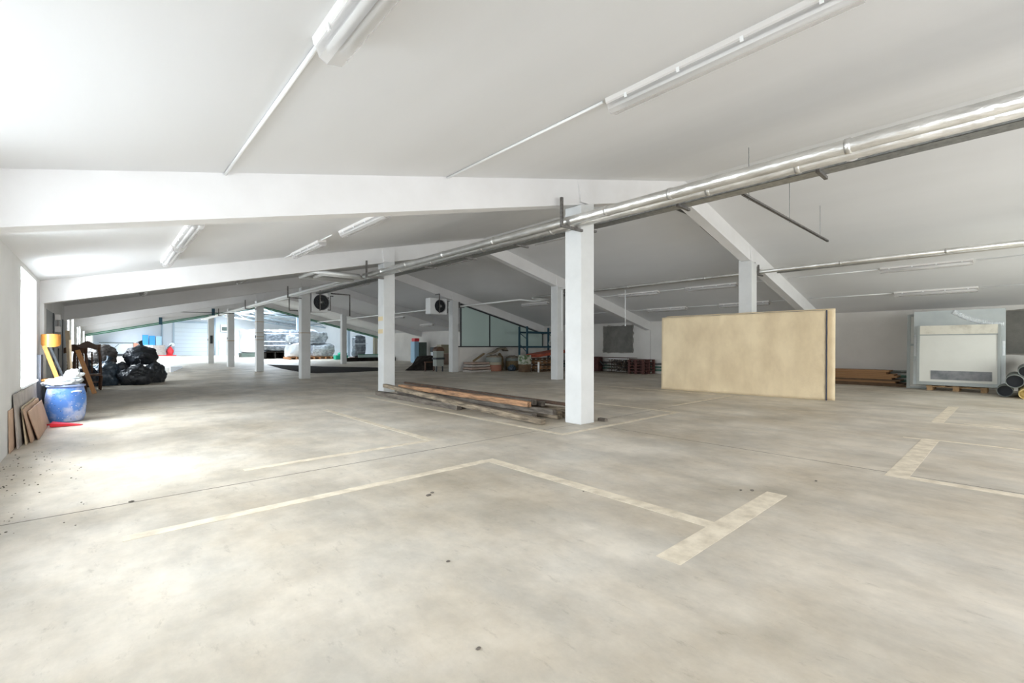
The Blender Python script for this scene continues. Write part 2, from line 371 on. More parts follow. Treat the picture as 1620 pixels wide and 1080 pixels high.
# green glazed edging under the last rafter
b = MB()
for off in (.02, .13):
    b.beam((XL, 40.3, cz(XL)-BD-off), (RX, 40.3, RZ-BD-off), .07, .05); b.beam((RX, 40.3, RZ-BD-off), (XR, 40.3, cz(XR)-BD-off), .07, .05)
struct(b.build('trim_20', 'greenb'))
struct(MB().prism([(XL, 40.35, cz(XL)-BD), (RX, 40.35, RZ-BD), (XR, 40.35, cz(XR)-BD), (XR, 40.35, cz(XR)-BD-.12), (RX, 40.35, RZ-BD-.12), (XL, 40.35, cz(XL)-BD-.12)], (0, .03, 0)).build('trim_21', 'teal'))
# left wall pilasters
for i, y in enumerate(BY[2:]):
    struct(MB().box(XL, XL+.06, y-.2, y+.2, 0, EZ-BD).build('trim_%d' % (60+i), 'wall'))
# grey sliding door in the second bay of the left wall, blue-grey lower panel
d = struct(MB().box(XL, XL+.05, 12.5, 18.6, .02, 2.02).build('door_1', mat('grey_metal_door', (.40, .41, .41), .6, 0, (.33, .34, .34), .8)))
for y in (14.0, 15.5, 17.1): MB().box(XL+.05, XL+.07, y, y+.03, .02, 2.02).build('door_rib', 'dark', d)

# ------------------------------------------------------------------ columns
ORD = ['first', 'second', 'third', 'fourth', 'fifth', 'sixth']
def column(x0, k, row):
    y = BY[k+1]; x1 = x0+.35; y0 = y-.174; y1 = y+.174
    zt = lambda x: cz(x)-BD-.004
    if row == 'A':
        lab = ['nearest square white concrete column in front of timber pile end', 'white concrete column behind the left end of the timber pile', 'white column with one brown tape band, right of the three far columns',
               'white column with several brown bands left of wrapped machinery', 'slim far white column second from the garage door', 'farthest white column with dark switch box beside garage door'][k]
    else:
        lab = ['white concrete column rising behind the beige canvas panel', 'white concrete column with conduit between teal glass and nearest column', 'white concrete column holding the fan heater at the teal glass', 'white column of the right row hidden behind the second column', 'far white column between wrapped machinery and black wrapped stack'][k]
    r = thing('concrete_column', lab, 'column', (x0+.175, y, 0), 'square concrete columns')
    o = r.location
    MB(o).hexa([(x0, y0, 0), (x1, y0, 0), (x1, y1, 0), (x0, y1, 0), (x0, y0, zt(x0)), (x1, y0, zt(x1)), (x1, y1, zt(x1)), (x0, y1, zt(x0))]).build('shaft', 'colm', r, bevel=.012)
    def band(z, h, m='tape'): MB(o).box(x0-.004, x1+.004, y0-.004, y1+.004, z, z+h).build('tape_band', m, r)
    def mark(z, h, m='stain'): MB(o).box(x0-.004, x0, y0+.04, y1-.02, z, z+h).build('tape_mark', m, r)
    if row == 'A':
        if k == 1: mark(2.02, .12); mark(1.66, .12)
        if k == 2: band(1.82, .03)
        if k == 3:
            for z in (2.55, 1.98, 1.78, 1.62): band(z, .03)
        if k == 4: band(1.62, .05)
        if k == 5: MB(o).box(x0+.1, x0+.26, y0-.06, y0, 1.5, 2.1).build('switch_box', 'dark', r)
        if k >= 3: MB(o).box(x0-.03, x0-.001, y0+.1, y0+.2, 1.72, 1.86).build('socket', 'dark', r)
    else:
        if k == 1:
            MB(o).box(x1-.12, x1-.08, y0-.03, y0, 1.9, 3.5).build('cable_cover', 'conduit', r)
            MB(o).box(x1+.0, x1+.03, y0+.05, y0+.12, .35, .45).build('socket', 'dark', r)
    return r
for k in range(6): column(5.875, k, 'A')
for k in range(5): column(13.1, k, 'B')

# ------------------------------------------------------------------ ceiling lights and conduits
ang = math.atan(SL)
def fixture(x, y0, label, L=1.8, open_=False):
    side = -1 if x < RX else 1
    r = thing('fluorescent_light', label, 'ceiling light', (x, y0+L/2, cz(x)), 'fluorescent ceiling lights', (0, side*ang, 0))
    h = L/2
    MB().prism([(-.085, -h, -.001), (.085, -h, -.001), (.085, -h, -.035), (.07, -h, -.05), (-.07, -h, -.05), (-.085, -h, -.035)], (0, L, 0)).build('housing', 'lamp', r)
    MB().prism([(-.082, -h+.01, -.05), (.082, -h+.01, -.05), (.074, -h+.01, -.10), (.04, -h+.01, -.128), (-.04, -h+.01, -.128), (-.074, -h+.01, -.10)], (0, L-.02, 0)).build('diffuser', 'clear', r)
    for s in (-1, 1): MB().tube([(s*.035, -h+.06, -.075), (s*.035, h-.06, -.075)], .016, 8).build('lamp_tube', 'white', r, True)
    if y0 < 12:
        for s in (-1, 1):
            for k in range(4):
                yy = -h+.2+k*(L-.4)/3; MB().box(s*.083-.005, s*.083+.005, yy-.012, yy+.012, -.065, -.03).build('clip', 'white', r)
    return r
FX = [(.88, .62, 'large fluorescent ceiling light at the top edge of the photo, left of centre'),
      (.88, 6.95, 'fluorescent light just behind the first crossbeam on the left, nearer of a pair'),
      (.88, 8.85, 'fluorescent light on left ceiling with open end, above the tall left window'),
      (.88, 15.6, 'fluorescent light peeking below the second crossbeam, farthest left'),
      (3.33, .60, 'long near fluorescent ceiling light at top, right of centre'),
      (3.38, 6.75, 'fluorescent light touching the first crossbeam, nearer of the centre-left pair'),
      (3.33, 9.5, 'fluorescent light on centre-left ceiling, ending before the second crossbeam'),
      (3.33, 15.5, 'fluorescent light peeking below the second crossbeam, centre-left'),
      (10.4, 8.65, 'fluorescent light under the foil pipes just left of the nearest column'),
      (10.4, 13.8, 'fluorescent light under the foil pipes above the second column gap'),
      (10.4, 22.8, 'small far fluorescent light left of the second column top'),
      (15.85, .72, 'upper of the two right fluorescent lights above the steel panels'),
      (15.85, 6.3, 'fluorescent light left of the column behind the beige panel, upper row'),
      (15.85, 9.2, 'fluorescent light right of the nearest column, upper row'),
      (15.85, 15.0, 'fluorescent light left of the conduit column near teal glass'),
      (15.85, 29.0, 'far fluorescent light right of the second column'),
      (17.95, .72, 'lower of the two right fluorescent lights above the steel panels'),
      (17.95, 6.0, 'fluorescent light right behind the column of the beige panel, lower row'),
      (17.95, 9.15, 'fluorescent light above the left corner of the beige panel, lower row'),
      (17.95, 28.5, 'far fluorescent light above the far white right wall')]
for x, y, l in FX: fixture(x, y, l)
def conduit(x, y0, y1, label):
    side = -1 if x < RX else 1; r = .013
    z = cz(x)-.015
    tag(MB((x, y0, z)).tube([(x, y0, z), (x, y1, z)], r, 8).build('cable_conduit', 'conduit', None, True), label, 'conduit', 'white cable conduits on the ceiling')
for x, a, c, l in [(.84, 2.46, 4.86, 'white conduit from the top left light to the first crossbeam'),
                   (3.27, 2.44, 4.86, 'white conduit from the long near light to the first crossbeam'),
                   (.88, 5.15, 6.9, 'short white conduit hidden behind the first crossbeam at left'),
                   (3.3, 8.88, 9.45, 'short white conduit joining the two centre-left lights'),
                   (3.3, 11.35, 11.95, 'short white conduit touching the second crossbeam'),
                   (15.85, -3.8, .68, 'upper right conduit running out of the photo edge'),
                   (15.85, 2.55, 4.8, 'upper conduit between right light and the rafter'),
                   (15.85, 5.2, 6.25, 'upper conduit just left of the right-hand rafter'),
                   (15.85, 8.15, 9.15, 'upper conduit linking two lights left of panel column'),
                   (15.85, 11.05, 11.9, 'upper conduit stub right of the nearest column'),
                   (17.95, -3.8, .68, 'lower right conduit running out above the steel panels'),
                   (17.95, 2.55, 4.8, 'lower conduit above the gap between panel and boards'),
                   (17.95, 5.2, 5.95, 'lower conduit stub beside the panel column'),
                   (17.95, 7.85, 9.1, 'lower conduit above the beige panel'),
                   (17.95, 11.0, 11.9, 'lower conduit stub above the cement window patch'),
                   (17.95, 12.4, 14.6, 'white conduit between nearest column and rafter end')]:
    conduit(x, a, c, l)

# ------------------------------------------------------------------ pipes, tray, brackets
def pipe(name, pts, r, m, label, cat='pipe', group=None, n=16):
    return tag(MB(pts[0]).tube(pts, r, n).build(name, m, None, True), label, cat, group)
def collars(p, x, z, r, ys):
    for y in ys: MB(p.location).tube([(x, y, z), (x, y+.05, z)], r+.008, 16).build('joint_band', 'foil', p, True)
PZ = 3.285
p = pipe('insulated_pipe', [(5.50, YB, PZ), (5.50, 12.35, PZ)], .068, 'foil', 'silver foil pipe nearer the camera of the big ceiling pair', 'pipe', 'foil pipes along the columns')
collars(p, 5.50, PZ, .068, (1.1, 3.0, 4.0, 6.6, 8.3, 9.9, 11.2))
p = pipe('insulated_pipe', [(5.72, YB, PZ), (5.72, 12.55, PZ)], .068, 'foil', 'silver foil pipe on the column side of the big ceiling pair', 'pipe', 'foil pipes along the columns')
collars(p, 5.72, PZ, .068, (1.6, 2.6, 5.3, 7.2, 9.1, 10.6))
pipe('insulated_pipe', [(5.42, 12.5, PZ), (4.2, 12.5, PZ), (4.2, 13.7, PZ), (5.42, 13.7, PZ), (5.42, 40.2, PZ)], [.06, .06, .06, .05, .045], 'foil2', 'white pipe with expansion loop running on to the far hall, left one', 'pipe', 'foil pipes along the columns')
pipe('insulated_pipe', [(5.64, 12.72, PZ), (4.5, 12.72, PZ), (4.5, 13.45, PZ), (5.62, 13.45, PZ), (5.62, 40.2, PZ)], [.06, .06, .05, .05, .045], 'foil2', 'white pipe with expansion loop running on to the far hall, right one', 'pipe', 'foil pipes along the columns')
p = pipe('insulated_pipe', [(13.55, YB, 3.36), (13.55, 13.7, 3.36)], .05, 'foil', 'slim silver pipe crossing behind the canvas-panel column', 'pipe', 'slim pipes along the right column row')
collars(p, 13.55, 3.36, .05, (1.0, 2.9, 6.3, 9.0))
pipe('insulated_pipe', [(13.72, YB, 3.33), (13.72, 4.4, 3.33)], .04, 'foil', 'lower slim silver pipe beside the right photo edge', 'pipe', 'slim pipes along the right column row')
pipe('insulated_pipe', [(13.55, 13.78, 3.34), (14.5, 13.78, 3.34), (14.5, 14.6, 3.34), (13.6, 14.6, 3.34), (13.6, 39.8, 3.34)], .04, 'foil2', 'white pipe passing the fan heater and conduit column', 'pipe', 'slim pipes along the right column row')
def tray(x0, x1, y0, y1, z, label):
    r = thing('cable_tray', label, 'cable tray', (x0, y0, z)); o = r.location
    MB(o).box(x0, x1, y0, y1, z, z+.004).box(x0, x0+.004, y0, y1, z, z+.06).box(x1-.004, x1, y0, y1, z, z+.06).build('trough', 'galv', r)
    MB(o).tube([(x0+.05, y0, z+.025), (x0+.05, y1, z+.025)], .018, 6).tube([(x0+.1, y0, z+.022), (x0+.1, y1, z+.022)], .016, 6).build('cables', 'dark', r, True)
    k = y0+.3
    while k < min(y1, 12): MB(o).box(x0-.05, x1+.09, k, k+.04, z-.035, z-.001).build('support_rail', 'strut', r); k += 1.75
tray(6.28, 6.5, YB, 18.6, 3.375, 'grey perforated cable tray running just beyond the big foil pipes')
def bracket(x, y, z, arm, label, h=.33, side=1):
    r = thing('pipe_bracket', label, 'bracket', (x, y, z), 'pipe brackets at the beams'); o = r.location
    MB(o).box(x-.02, x+.02, y-.02, y+.02, z, z+h).build('post', 'strut', r)
    MB(o).box(x-.02, x+arm, y-.022, y+.022, z-.04, z).build('arm', 'strut', r)
for k, n in ((1, 'nearest column'), (2, 'second column'), (3, 'third column'), (4, 'fourth column'), (5, 'fifth column')):
    y = BY[k]-.21
    bracket(5.36, y, PZ-.069, .50, 'steel bracket carrying the pipe pair at the '+n, .42)
for k, n in ((1, 'canvas-panel column'), (2, 'conduit column'), (3, 'heater column')):
    bracket(13.5, BY[k]-.2, 3.30, .3, 'small steel bracket under the slim pipe at the '+n, .25)
def rail(y, z, x0, x1, rods, label):
    r = thing('strut_channel', label, 'rail', (x0, y, z), 'hanging steel channels'); o = r.location
    MB(o).box(x0, x1, y-.02, y+.02, z, z+.006).box(x0, x1, y-.02, y-.014, z, z+.04).box(x0, x1, y+.014, y+.02, z, z+.04).build('channel', 'strut', r)
    for x in rods: MB(o).tube([(x, y, z-.03), (x, y, cz(x)-.002)], .006, 6).build('rod', 'galv', r)
rail(2.9, 3.68, 7.5, 12.3, (7.75, 9.7, 11.7), 'dark steel channel hanging from three rods right of the ridge')
rail(5.19, 4.40, 9.25, 11.2, (9.5,), 'short steel channel poking out under the foil pipes at the rafter')
tag(MB((10.2, 5.3, 4.0)).beam((10.95, 5.22, 4.27), (12.0, 5.22, 4.03), .04, .04).build('loose_strut', 'strut'), 'loose dark steel strut hanging beside the right-hand rafter', 'rail')
r = thing('smoke_detector', 'round white smoke detector on the foil pipes', 'smoke detector', (6.12, 1.22, 3.34))
o = r.location
MB(o).lathe([(.03, .0), (.055, .01), (.06, .03), (.06, .045)], (6.12, 1.22, 3.34), 20).build('sensor_head', 'white', r, True)
MB(o).lathe([(.07, .045), (.07, .07), (.03, .075)], (6.12, 1.22, 3.34), 20).build('base_plate', 'white', r, True)
MB(o).box(6.10, 6.3, 1.21, 1.23, 3.4, 3.415).build('mounting_arm', 'white', r)
r = thing('pendant_cord', 'thin white cord hanging from the right ceiling near the cement patch', 'cord', (15.4, 10.4, 2.1)); o = r.location
MB(o).tube([(15.4, 10.4, 2.16), (15.4, 10.4, cz(15.4)-.002)], .018, 8).build('cord', 'conduit', r, True)
MB(o).lathe([(.02, 0), (.028, .03), (.018, .07)], (15.4, 10.4, 2.1), 12).build('connector', 'white', r, True)
pipe('tie_cable', [(2.3, 29.8, 3.12), (5.5, 29.8, 3.16), (9.2, 29.8, 3.2)], .02, 'dark', 'thin dark cable spanning across below the fourth crossbeam', 'cable', None, 6)
for x, y, z, l in ((2.42, 33.2, 2.55, 'small dark blue hanger above the bin bags'), (5.0, 33.2, 3.2, 'small dark blue hanger left of the sixth column')):
    tag(MB((x, y, z)).box(x, x+.16, y-.06, y, z, z+.42).build('blue_hanger', 'rack'), l, 'bracket')

# ------------------------------------------------------------------ fan heaters
def heater(x, y, z, wd, label, ms='white'):
    r = thing('fan_heater', label, 'heater', (x, y, z)); o = r.location
    MB(o).box(x, x+wd, y, y+.42, z, z+.78).build('casing', 'white', r, bevel=.01)
    c = Vector((x+wd*.58, y-.012, z+.40))
    b = MB(o)
    pts = [(c.x+.30*math.cos(t), c.y, c.z+.30*math.sin(t)) for t in [i*math.pi/12 for i in range(24)]]
    b.prism(pts, (0, .03, 0)); b.build('fan_opening', 'tubein', r)
    b = MB(o)
    for k in range(24):
        t0, t1 = k*math.pi/12, (k+1)*math.pi/12
        for rr in (.31, .2, .1): b.tube([(c.x+rr*math.cos(t0), c.y-.03, c.z+rr*math.sin(t0)), (c.x+rr*math.cos(t1), c.y-.03, c.z+rr*math.sin(t1))], .008, 5)
    for k in range(4):
        t = k*math.pi/4+.3; b.tube([(c.x-.31*math.cos(t), c.y-.035, c.z-.31*math.sin(t)), (c.x+.31*math.cos(t), c.y-.035, c.z+.31*math.sin(t))], .008, 5)
    b.build('fan_guard', 'dark', r)
    b = MB(o); b.tube([(c.x, c.y-.06, c.z), (c.x, c.y+.0, c.z)], .07, 14); b.build('motor', 'galv', r, True)
    b = MB(o); b.box(c.x-.09, c.x-.05, y-.08, y-.05, z+.05, z+1.0).box(c.x-.09, c.x-.05, y-.08, y+.3, z+.96, z+1.0).build('mounting_bar', 'strut', r)
    b = MB(o); b.tube([(x+wd, y+.2, z+.12), (x+wd+.18, y+.2, z+.12), (x+wd+.18, y+.2, z+.7), (x+wd+.3, y+.2, z+.7)], .022, 8)
    b.tube([(x+wd, y+.2, z+.62), (x+wd+.12, y+.2, z+.62)], .022, 8).build('feed_pipes', 'strut', r, True)
    return r
heater(11.72, 18.9, 2.86, .95, 'white fan heater mounted left of the heater column by teal glass')
r = heater(6.0, 18.55, 2.68, .62, 'fan heater with dark pipe loops mounted behind the third column')
r.location = (6.24, 18.9, 2.68)
pipe('heater_pipe', [(5.5, 19.3, 3.3), (5.5, 19.3, 2.72), (5.82, 19.3, 2.72)], .025, 'strut', 'dark bent heater pipe left of the third column', 'pipe', None, 8)
pipe('heater_pipe', [(7.1, 19.2, 3.5), (7.9, 19.2, 3.5), (7.9, 19.2, 2.6)], .03, 'strut', 'dark drop pipe right of the third column heater', 'pipe', None, 8)

# ------------------------------------------------------------------ teal glass partition
pr = thing('glass_partition', 'teal glass partition with dark frame over a low white wall, under sloping rafter', 'partition', (13.46, 19.2, 0)); o = pr.location
MB(o).box(13.46, XR-.005, 19.15, 19.3, 0, 1.25).build('lower_wall', 'wallw', pr)
gz = lambda x: cz(x)-BD-.03
fr = MB(o).box(13.46, XR-.01, 19.13, 19.21, 1.25, 1.31)
fr.beam((13.68, 19.17, gz(13.68)-.02), (XR-.02, 19.17, gz(XR-.02)-.02), .07, .06)
for x in (13.71, 15.62, 17.85, 19.72): fr.box(x-.03, x+.03, 19.14, 19.2, 1.31, gz(x)-.04)
fr.build('frame', 'dark', pr)
xs = (13.72, 15.6, 17.83, 19.7)
for a, c in zip(xs, xs[1:]):
    MB(o).prism([(a+.03, 19.165, 1.31), (c-.02, 19.165, 1.31), (c-.02, 19.165, gz(c)-.05), (a+.03, 19.165, gz(a)-.05)], (0, .012, 0)).build('glass_pane', 'teal', pr)

# ------------------------------------------------------------------ timber pile
def log(pts, wd, ht, m, label, seed):
    pts = [Vector(p) for p in pts]; b = MB(pts[0]); n = 16; rings = []
    P = []
    for i in range(n+1):
        t = i/n*(len(pts)-1); k = min(int(t), len(pts)-2); f = t-k; P.append(pts[k].lerp(pts[k+1], f))
    for i, p in enumerate(P):
        j = lambda q: .006*noise.noise(Vector((seed*3, i*.9, q)))
        w2, h2 = wd/2, ht/2
        rings.append([b.bm.verts.new(p+Vector(v)) for v in ((-w2+j(1), 0, -h2), (w2+j(2), 0, -h2), (w2+j(3), 0, h2+j(4)), (-w2+j(5), 0, h2+j(6)))])
    for a, c in zip(rings, rings[1:]):
        for k in range(4): b.bm.faces.new((a[k], a[(k+1) % 4], c[(k+1) % 4], c[k]))
    b.bm.faces.new(rings[0]); b.bm.faces.new(rings[-1][::-1])
    return tag(b.build('timber_beam', m, None, bevel=.006), label, 'timber', 'old timbers piled beside the columns')
log([(5.42, 11.35, .06), (5.40, 7.6, .06)], .13, .115, 'timber2', 'dark lowest timber at the left front of the pile', 1)
log([(5.50, 11.1, .27), (5.42, 9.0, .20), (5.36, 7.0, .12), (5.42, 5.25, .05)], .11, .09, 'timber', 'long bowed weathered timber in front of the pile', 2)
log([(5.78, 10.8, .25), (5.72, 8.5, .27), (5.78, 5.95, .24)], .10, .10, 'timbero', 'orange-brown timber lying on top of the pile', 3)
log([(5.60, 10.5, .055), (5.66, 5.7, .055)], .12, .11, 'timber2', 'dark grey timber at floor level under the orange one', 4)
log([(5.80, 10.9, .12), (5.86, 5.4, .15)], .10, .09, 'timber2', 'grey square timber below the orange one', 5)
log([(6.02, 10.7, .19), (6.10, 6.15, .23)], .13, .10, 'timber2', 'broad grey timber with blunt end right of the orange one', 6)
log([(5.98, 10.4, .06), (6.05, 5.45, .07)], .14, .13, 'timber', 'thick timber with mottled side near the nearest column', 7)
log([(6.24, 11.3, .19), (6.30, 6.1, .19)], .11, .09, 'timber2', 'grey timber ending just short of the nearest column', 8)
log([(6.30, 11.5, .28), (6.45, 5.35, .21)], .05, .06, 'rust', 'thin dark rusty bar along the back of the pile', 9)
log([(6.42, 11.4, .09), (6.52, 5.3, .08)], .12, .10, 'timber', 'back timber passing behind the nearest column', 10)
log([(6.24, 11.2, .08), (6.24, 5.35, .065)], .09, .1, 'timber', 'low timber lying in the middle of the pile, mostly covered', 11)
tag(MB((6.5, 4.75, 0)).box(6.42, 6.5, 4.75, 4.9, 0, .05).build('wood_offcut', 'timber2'), 'small dark offcut on the floor right of the nearest column', 'offcut')

# ------------------------------------------------------------------ canvas covered panels
def canvas_panel(P0, P1, th, z1, label, seed, m='canvas'):
    P0, P1 = Vector(P0), Vector(P1); d = (P1-P0); L = d.length; d.normalize(); nrm = Vector((d.y, -d.x, 0))
    if nrm.x < 0: nrm = -nrm                      # towards the column
    r = thing('covered_panel', label, 'panel', P0, 'canvas covered panels'); o = r.location
    b = MB(o); nx, nz = 60, 30
    def P(u, v, s):
        lean = .05*v
        q = P0+d*(u*L)+nrm*(lean+(th if s else 0)); q.z = v*z1
        e = min(u, 1-u, v, 1-v); k = .012*noise.noise(Vector((u*7, v*4, seed)))+.004*noise.noise(Vector((u*30, v*16, seed)))
        k += .02*max(0, u-.93)/.07*math.sin(v*40+u*60)*.5
        return q+nrm*k*(1 if not s else .3)+Vector((0, 0, max(0, v-.97)*.3*noise.noise(Vector((u*12, 0, seed)))))
    G = [[[b.bm.verts.new(P(i/nx, j/nz, s)) for j in range(nz+1)] for i in range(nx+1)] for s in (0, 1)]
    for s in (0, 1):
        for i in range(nx):
            for j in range(nz): b.bm.faces.new((G[s][i][j], G[s][i+1][j], G[s][i+1][j+1], G[s][i][j+1]))
    for i in range(nx):
        for j in (0, nz): b.bm.faces.new((G[0][i][j], G[0][i+1][j], G[1][i+1][j], G[1][i][j]))
    for j in range(nz):
        for i in (0, nx): b.bm.faces.new((G[0][i][j], G[0][i][j+1], G[1][i][j+1], G[1][i][j]))
    b.build('canvas_cover', m, r, True)
    return r, P, o
cp, P, o = canvas_panel((12.68, 7.28, 0), (12.90, 3.08, 0), .10, 2.17, 'large beige canvas-covered panel standing against a column', 3)
b = MB(o)
for v0, v1 in zip([i/12 for i in range(12)], [i/12 for i in range(1, 13)]):
    a, c = P(1, v0, 0), P(1, v1, 0); b.beam(a+Vector((0, -.012, 0)), c+Vector((0, -.012, 0)), .05, .02, (0, 1, 0))
b.build('gap_shade', 'navy', cp)  # dark strip painted in for the shaded gap between the two panels
b = MB(o)
for i in range(24):
    a, c = P(i/24, 1, 0), P((i+1)/24, 1, 0); b.beam(a+Vector((.03, 0, .004)), c+Vector((.03, 0, .004)), .03, .01)
b.build('top_line', 'navy', cp)  # thin dark line along the top front edge
canvas_panel((12.805, 7.2, 0), (13.02, 2.93, 0), .05, 2.21, 'second canvas-covered panel edge showing behind the front one', 5)

# ------------------------------------------------------------------ steel panels on pallet, right wall
def pallet(x0, y0, lx, ly, label, m='pwood', group=None):
    r = thing('wooden_pallet', label, 'pallet', (x0, y0, 0), group); o = r.location
    for i in range(3):
        y = y0+i*(ly-.14)/2
        MB(o).box(x0, x0+lx, y, y+.13, 0, .022).build('bottom_board', m, r)
        for j in range(3):
            x = x0+j*(lx-.14)/2; MB(o).box(x, x+.13, y, y+.13, .022, .10).build('block', m, r)
    for j in range(3): MB(o).box(x0+j*(lx-.14)/2, x0+j*(lx-.14)/2+.13, y0, y0+ly, .10, .122).build('stringer', m, r)
    for i in range(5): MB(o).box(x0, x0+lx, y0+i*(ly-.13)/4, y0+i*(ly-.13)/4+.13, .122, .144).build('top_board', m, r)
    return r
pallet(18.2, .56, .95, 1.26, 'light wooden pallet under the white steel panels')
LR = Matrix.Translation((18.12, 0, .162)) @ Matrix.Rotation(math.radians(6.5), 4, 'Y')     # panels lean to the wall
def lean(b, *a): return b.box(*a, mtx=LR)
r = thing('insulated_steel_panel', 'white steel panel with stained cream top band and grey strip, on pallet', 'panel', (18.12, .31, .146)); o = r.location
lean(MB(o), .02, .11, .37, 1.97, .10, 1.47).build('white_face', 'steelw', r)
lean(MB(o), 0, .11, .36, 1.97, 1.50, 1.76).build('cream_band', 'cream', r)
lean(MB(o), .0, .12, .31, 2.03, 0, .10).build('bottom_rail', 'alu', r, bevel=.005)
lean(MB(o), .0, .12, 1.97, 2.03, .10, 1.76).build('side_rail', 'alu', r, bevel=.004)
lean(MB(o), .0, .12, .31, .37, .10, 1.76).build('side_rail', 'alu', r, bevel=.004)
lean(MB(o), .005, .11, .37, 1.97, 1.47, 1.50).build('cross_rail', 'alu', r)
lean(MB(o), .008, .02, .47, 1.72, .17, .43).build('grey_strip', 'slate', r)
r = thing('film_wrapped_sheet', 'tall glossy grey sheet with protective film behind the white panel', 'sheet', (18.4, .2, .146)); o = r.location
L2 = Matrix.Translation((18.32, 0, .15)) @ Matrix.Rotation(math.radians(6.5), 4, 'Y')
MB(o).box(0, .05, .22, 2.13, 0, 2.22, mtx=L2).build('sheet', 'sheet', r)
b = MB(o)
for k in range(30):
    t0, t1 = k/30*1.35, (k+1)/30*1.35+.01
    f = lambda t: L2 @ Vector((-.006, .25+.75*t*.9+.1*math.sin(t), 1.78+.36*(t/1.35)**2*1.1))
    b.beam(f(t0), f(t1), .13, .01, (-1, 0, 0))
b.build('film_fold', 'film', r, True)
b = MB(o); b.box(-.006, .0, 2.06, 2.12, .85, 1.5, mtx=L2).box(-.006, .0, .23, .28, .9, 1.3, mtx=L2); b.build('loose_film', 'film', r)
r = thing('metal_frame_panel', 'narrow grey framed panel edge left of the glossy sheet', 'panel', (18.6, 2.16, 0)); o = r.location
L3 = Matrix.Translation((18.62, 0, .004)) @ Matrix.Rotation(math.radians(5.5), 4, 'Y')
b = MB(o); b.box(0, .06, 2.24, 2.32, 0, 2.3, mtx=L3).box(0, .06, 1.86, 2.24, 2.24, 2.3, mtx=L3).box(0, .06, 1.86, 2.24, 1.32, 1.38, mtx=L3).box(0, .06, 1.86, 2.24, 0, .06, mtx=L3).build('frame', 'alu', r)
MB(o).box(.02, .05, 1.86, 2.24, .06, 2.24, mtx=L3).build('infill', 'steelw', r)

# boards stack
z = .0
data = [(2.35, .05, 'plydark', 'dark bottom board of the plywood stack beside the steel panels'), (2.42, .05, 'plydark', 'second dark board up in the plywood stack'), (2.62, .06, 'ply', 'lowest orange board of the plywood stack'),
        (2.50, .05, 'plydark', 'dark board sandwiched in the plywood stack'), (2.72, .06, 'ply', 'orange board with cut edge mid-height in the stack'), (2.58, .05, 'ply', 'stepped-out orange board near the top of the stack'),
        (2.66, .05, 'ply', 'orange board second from top of the plywood stack'), (2.85, .06, 'ply', 'thick orange board below the top one'), (2.78, .05, 'ply', 'top orange board of the plywood stack')]
for y0, t, m, l in data:
    tag(MB((18.9, y0, z)).box(18.88+random.uniform(-.02, .04), 19.60, y0, 5.6, z+.002, z+t).build('plywood_board', m, None, bevel=.003), l, 'board', 'stacked plywood boards'); z += t+.004

# tubes at right edge
def rtube(y, z, r, x0, x1, label, m='tube', solid=False):
    t = thing('large_tube', label, 'tube', (x0, y, z), 'heap of large tubes'); o = t.location
    n = 32; b = MB(o); R = []
    for (xx, rr) in ((x1, r), (x0, r), (x0, r-.015), (x1-.02, r-.015)):
        R.append([b.bm.verts.new((xx, y+rr*math.cos(2*math.pi*k/n), z+rr*math.sin(2*math.pi*k/n))) for k in range(n)])
    for a, c in zip(R, R[1:]):
        for k in range(n): b.bm.faces.new((a[k], a[(k+1) % n], c[(k+1) % n], c[k]))
    b.build('tube_wall', m, t, True)
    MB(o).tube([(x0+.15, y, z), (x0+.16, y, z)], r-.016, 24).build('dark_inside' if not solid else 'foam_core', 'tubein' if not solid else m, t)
    return t
rtube(.22, .15, .15, 17.2, 18.04, 'leftmost dark tube lying on the floor beside the pallet')
rtube(.05, .42, .165, 16.95, 19.2, 'largest dark-mouthed tube on top of the floor tubes')
rtube(-.13, .12, .12, 16.8, 19.0, 'short tube with yellow foam filling at the heap front', 'yellow', True)
rtube(-.14, .66, .14, 17.35, 19.4, 'grey tube resting behind the largest tube')
rtube(-.30, .88, .13, 17.5, 19.4, 'uppermost grey tube at the right photo edge')
rtube(-.38, .36, .15, 17.0, 19.2, 'dark tube cut by the right photo edge')
rtube(-.53, .12, .12, 17.0, 19.0, 'low tube beyond the yellow foam one')

# green pipes at the foot of the right wall
for z, l in ((.16, 'lowest'), (.30, 'middle'), (.46, 'upper')):
    pipe('wall_pipe', [(19.68, 2.4, z), (19.68, 19.0, z)], .045, 'greenp' if z < .4 else 'galv', l+' green-grey heating pipe along the foot of the right wall', 'pipe', 'heating pipes along the right wall')

# ------------------------------------------------------------------ crates on pallets by cement patch
def small_pallet(x0, y0, z0, lx, ly, label, m, grp):
    r = thing('wooden_pallet', label, 'pallet', (x0, y0, z0), grp); o = r.location
    for i in range(3):
        y = y0+i*(ly-.1)/2; MB(o).box(x0, x0+lx, y, y+.1, z0, z0+.02).box(x0, x0+.1, y, y+.1, z0+.02, z0+.10).box(x0+lx/2-.05, x0+lx/2+.05, y, y+.1, z0+.02, z0+.10).box(x0+lx-.1, x0+lx, y, y+.1, z0+.02, z0+.10).build('runner', m, r)
    for i in range(5): MB(o).box(x0+i*(lx-.12)/4, x0+i*(lx-.12)/4+.12, y0, y0+ly, z0+.10, z0+.13).build('top_board', m, r)
    return r
for k in range(5):
    small_pallet(18.55+.02*(k % 2), 11.55, .135*k+.001, 1.0, .85, ['bottom', 'second', 'middle', 'fourth', 'top'][k]+' dull red pallet of the stack below the covered window', 'redd', 'dull red pallets by the right wall')
r = thing('wire_crate', 'dark wire crate full of tangled parts under the cement patch', 'crate', (18.6, 12.5, 0)); o = r.location
b = MB(o)
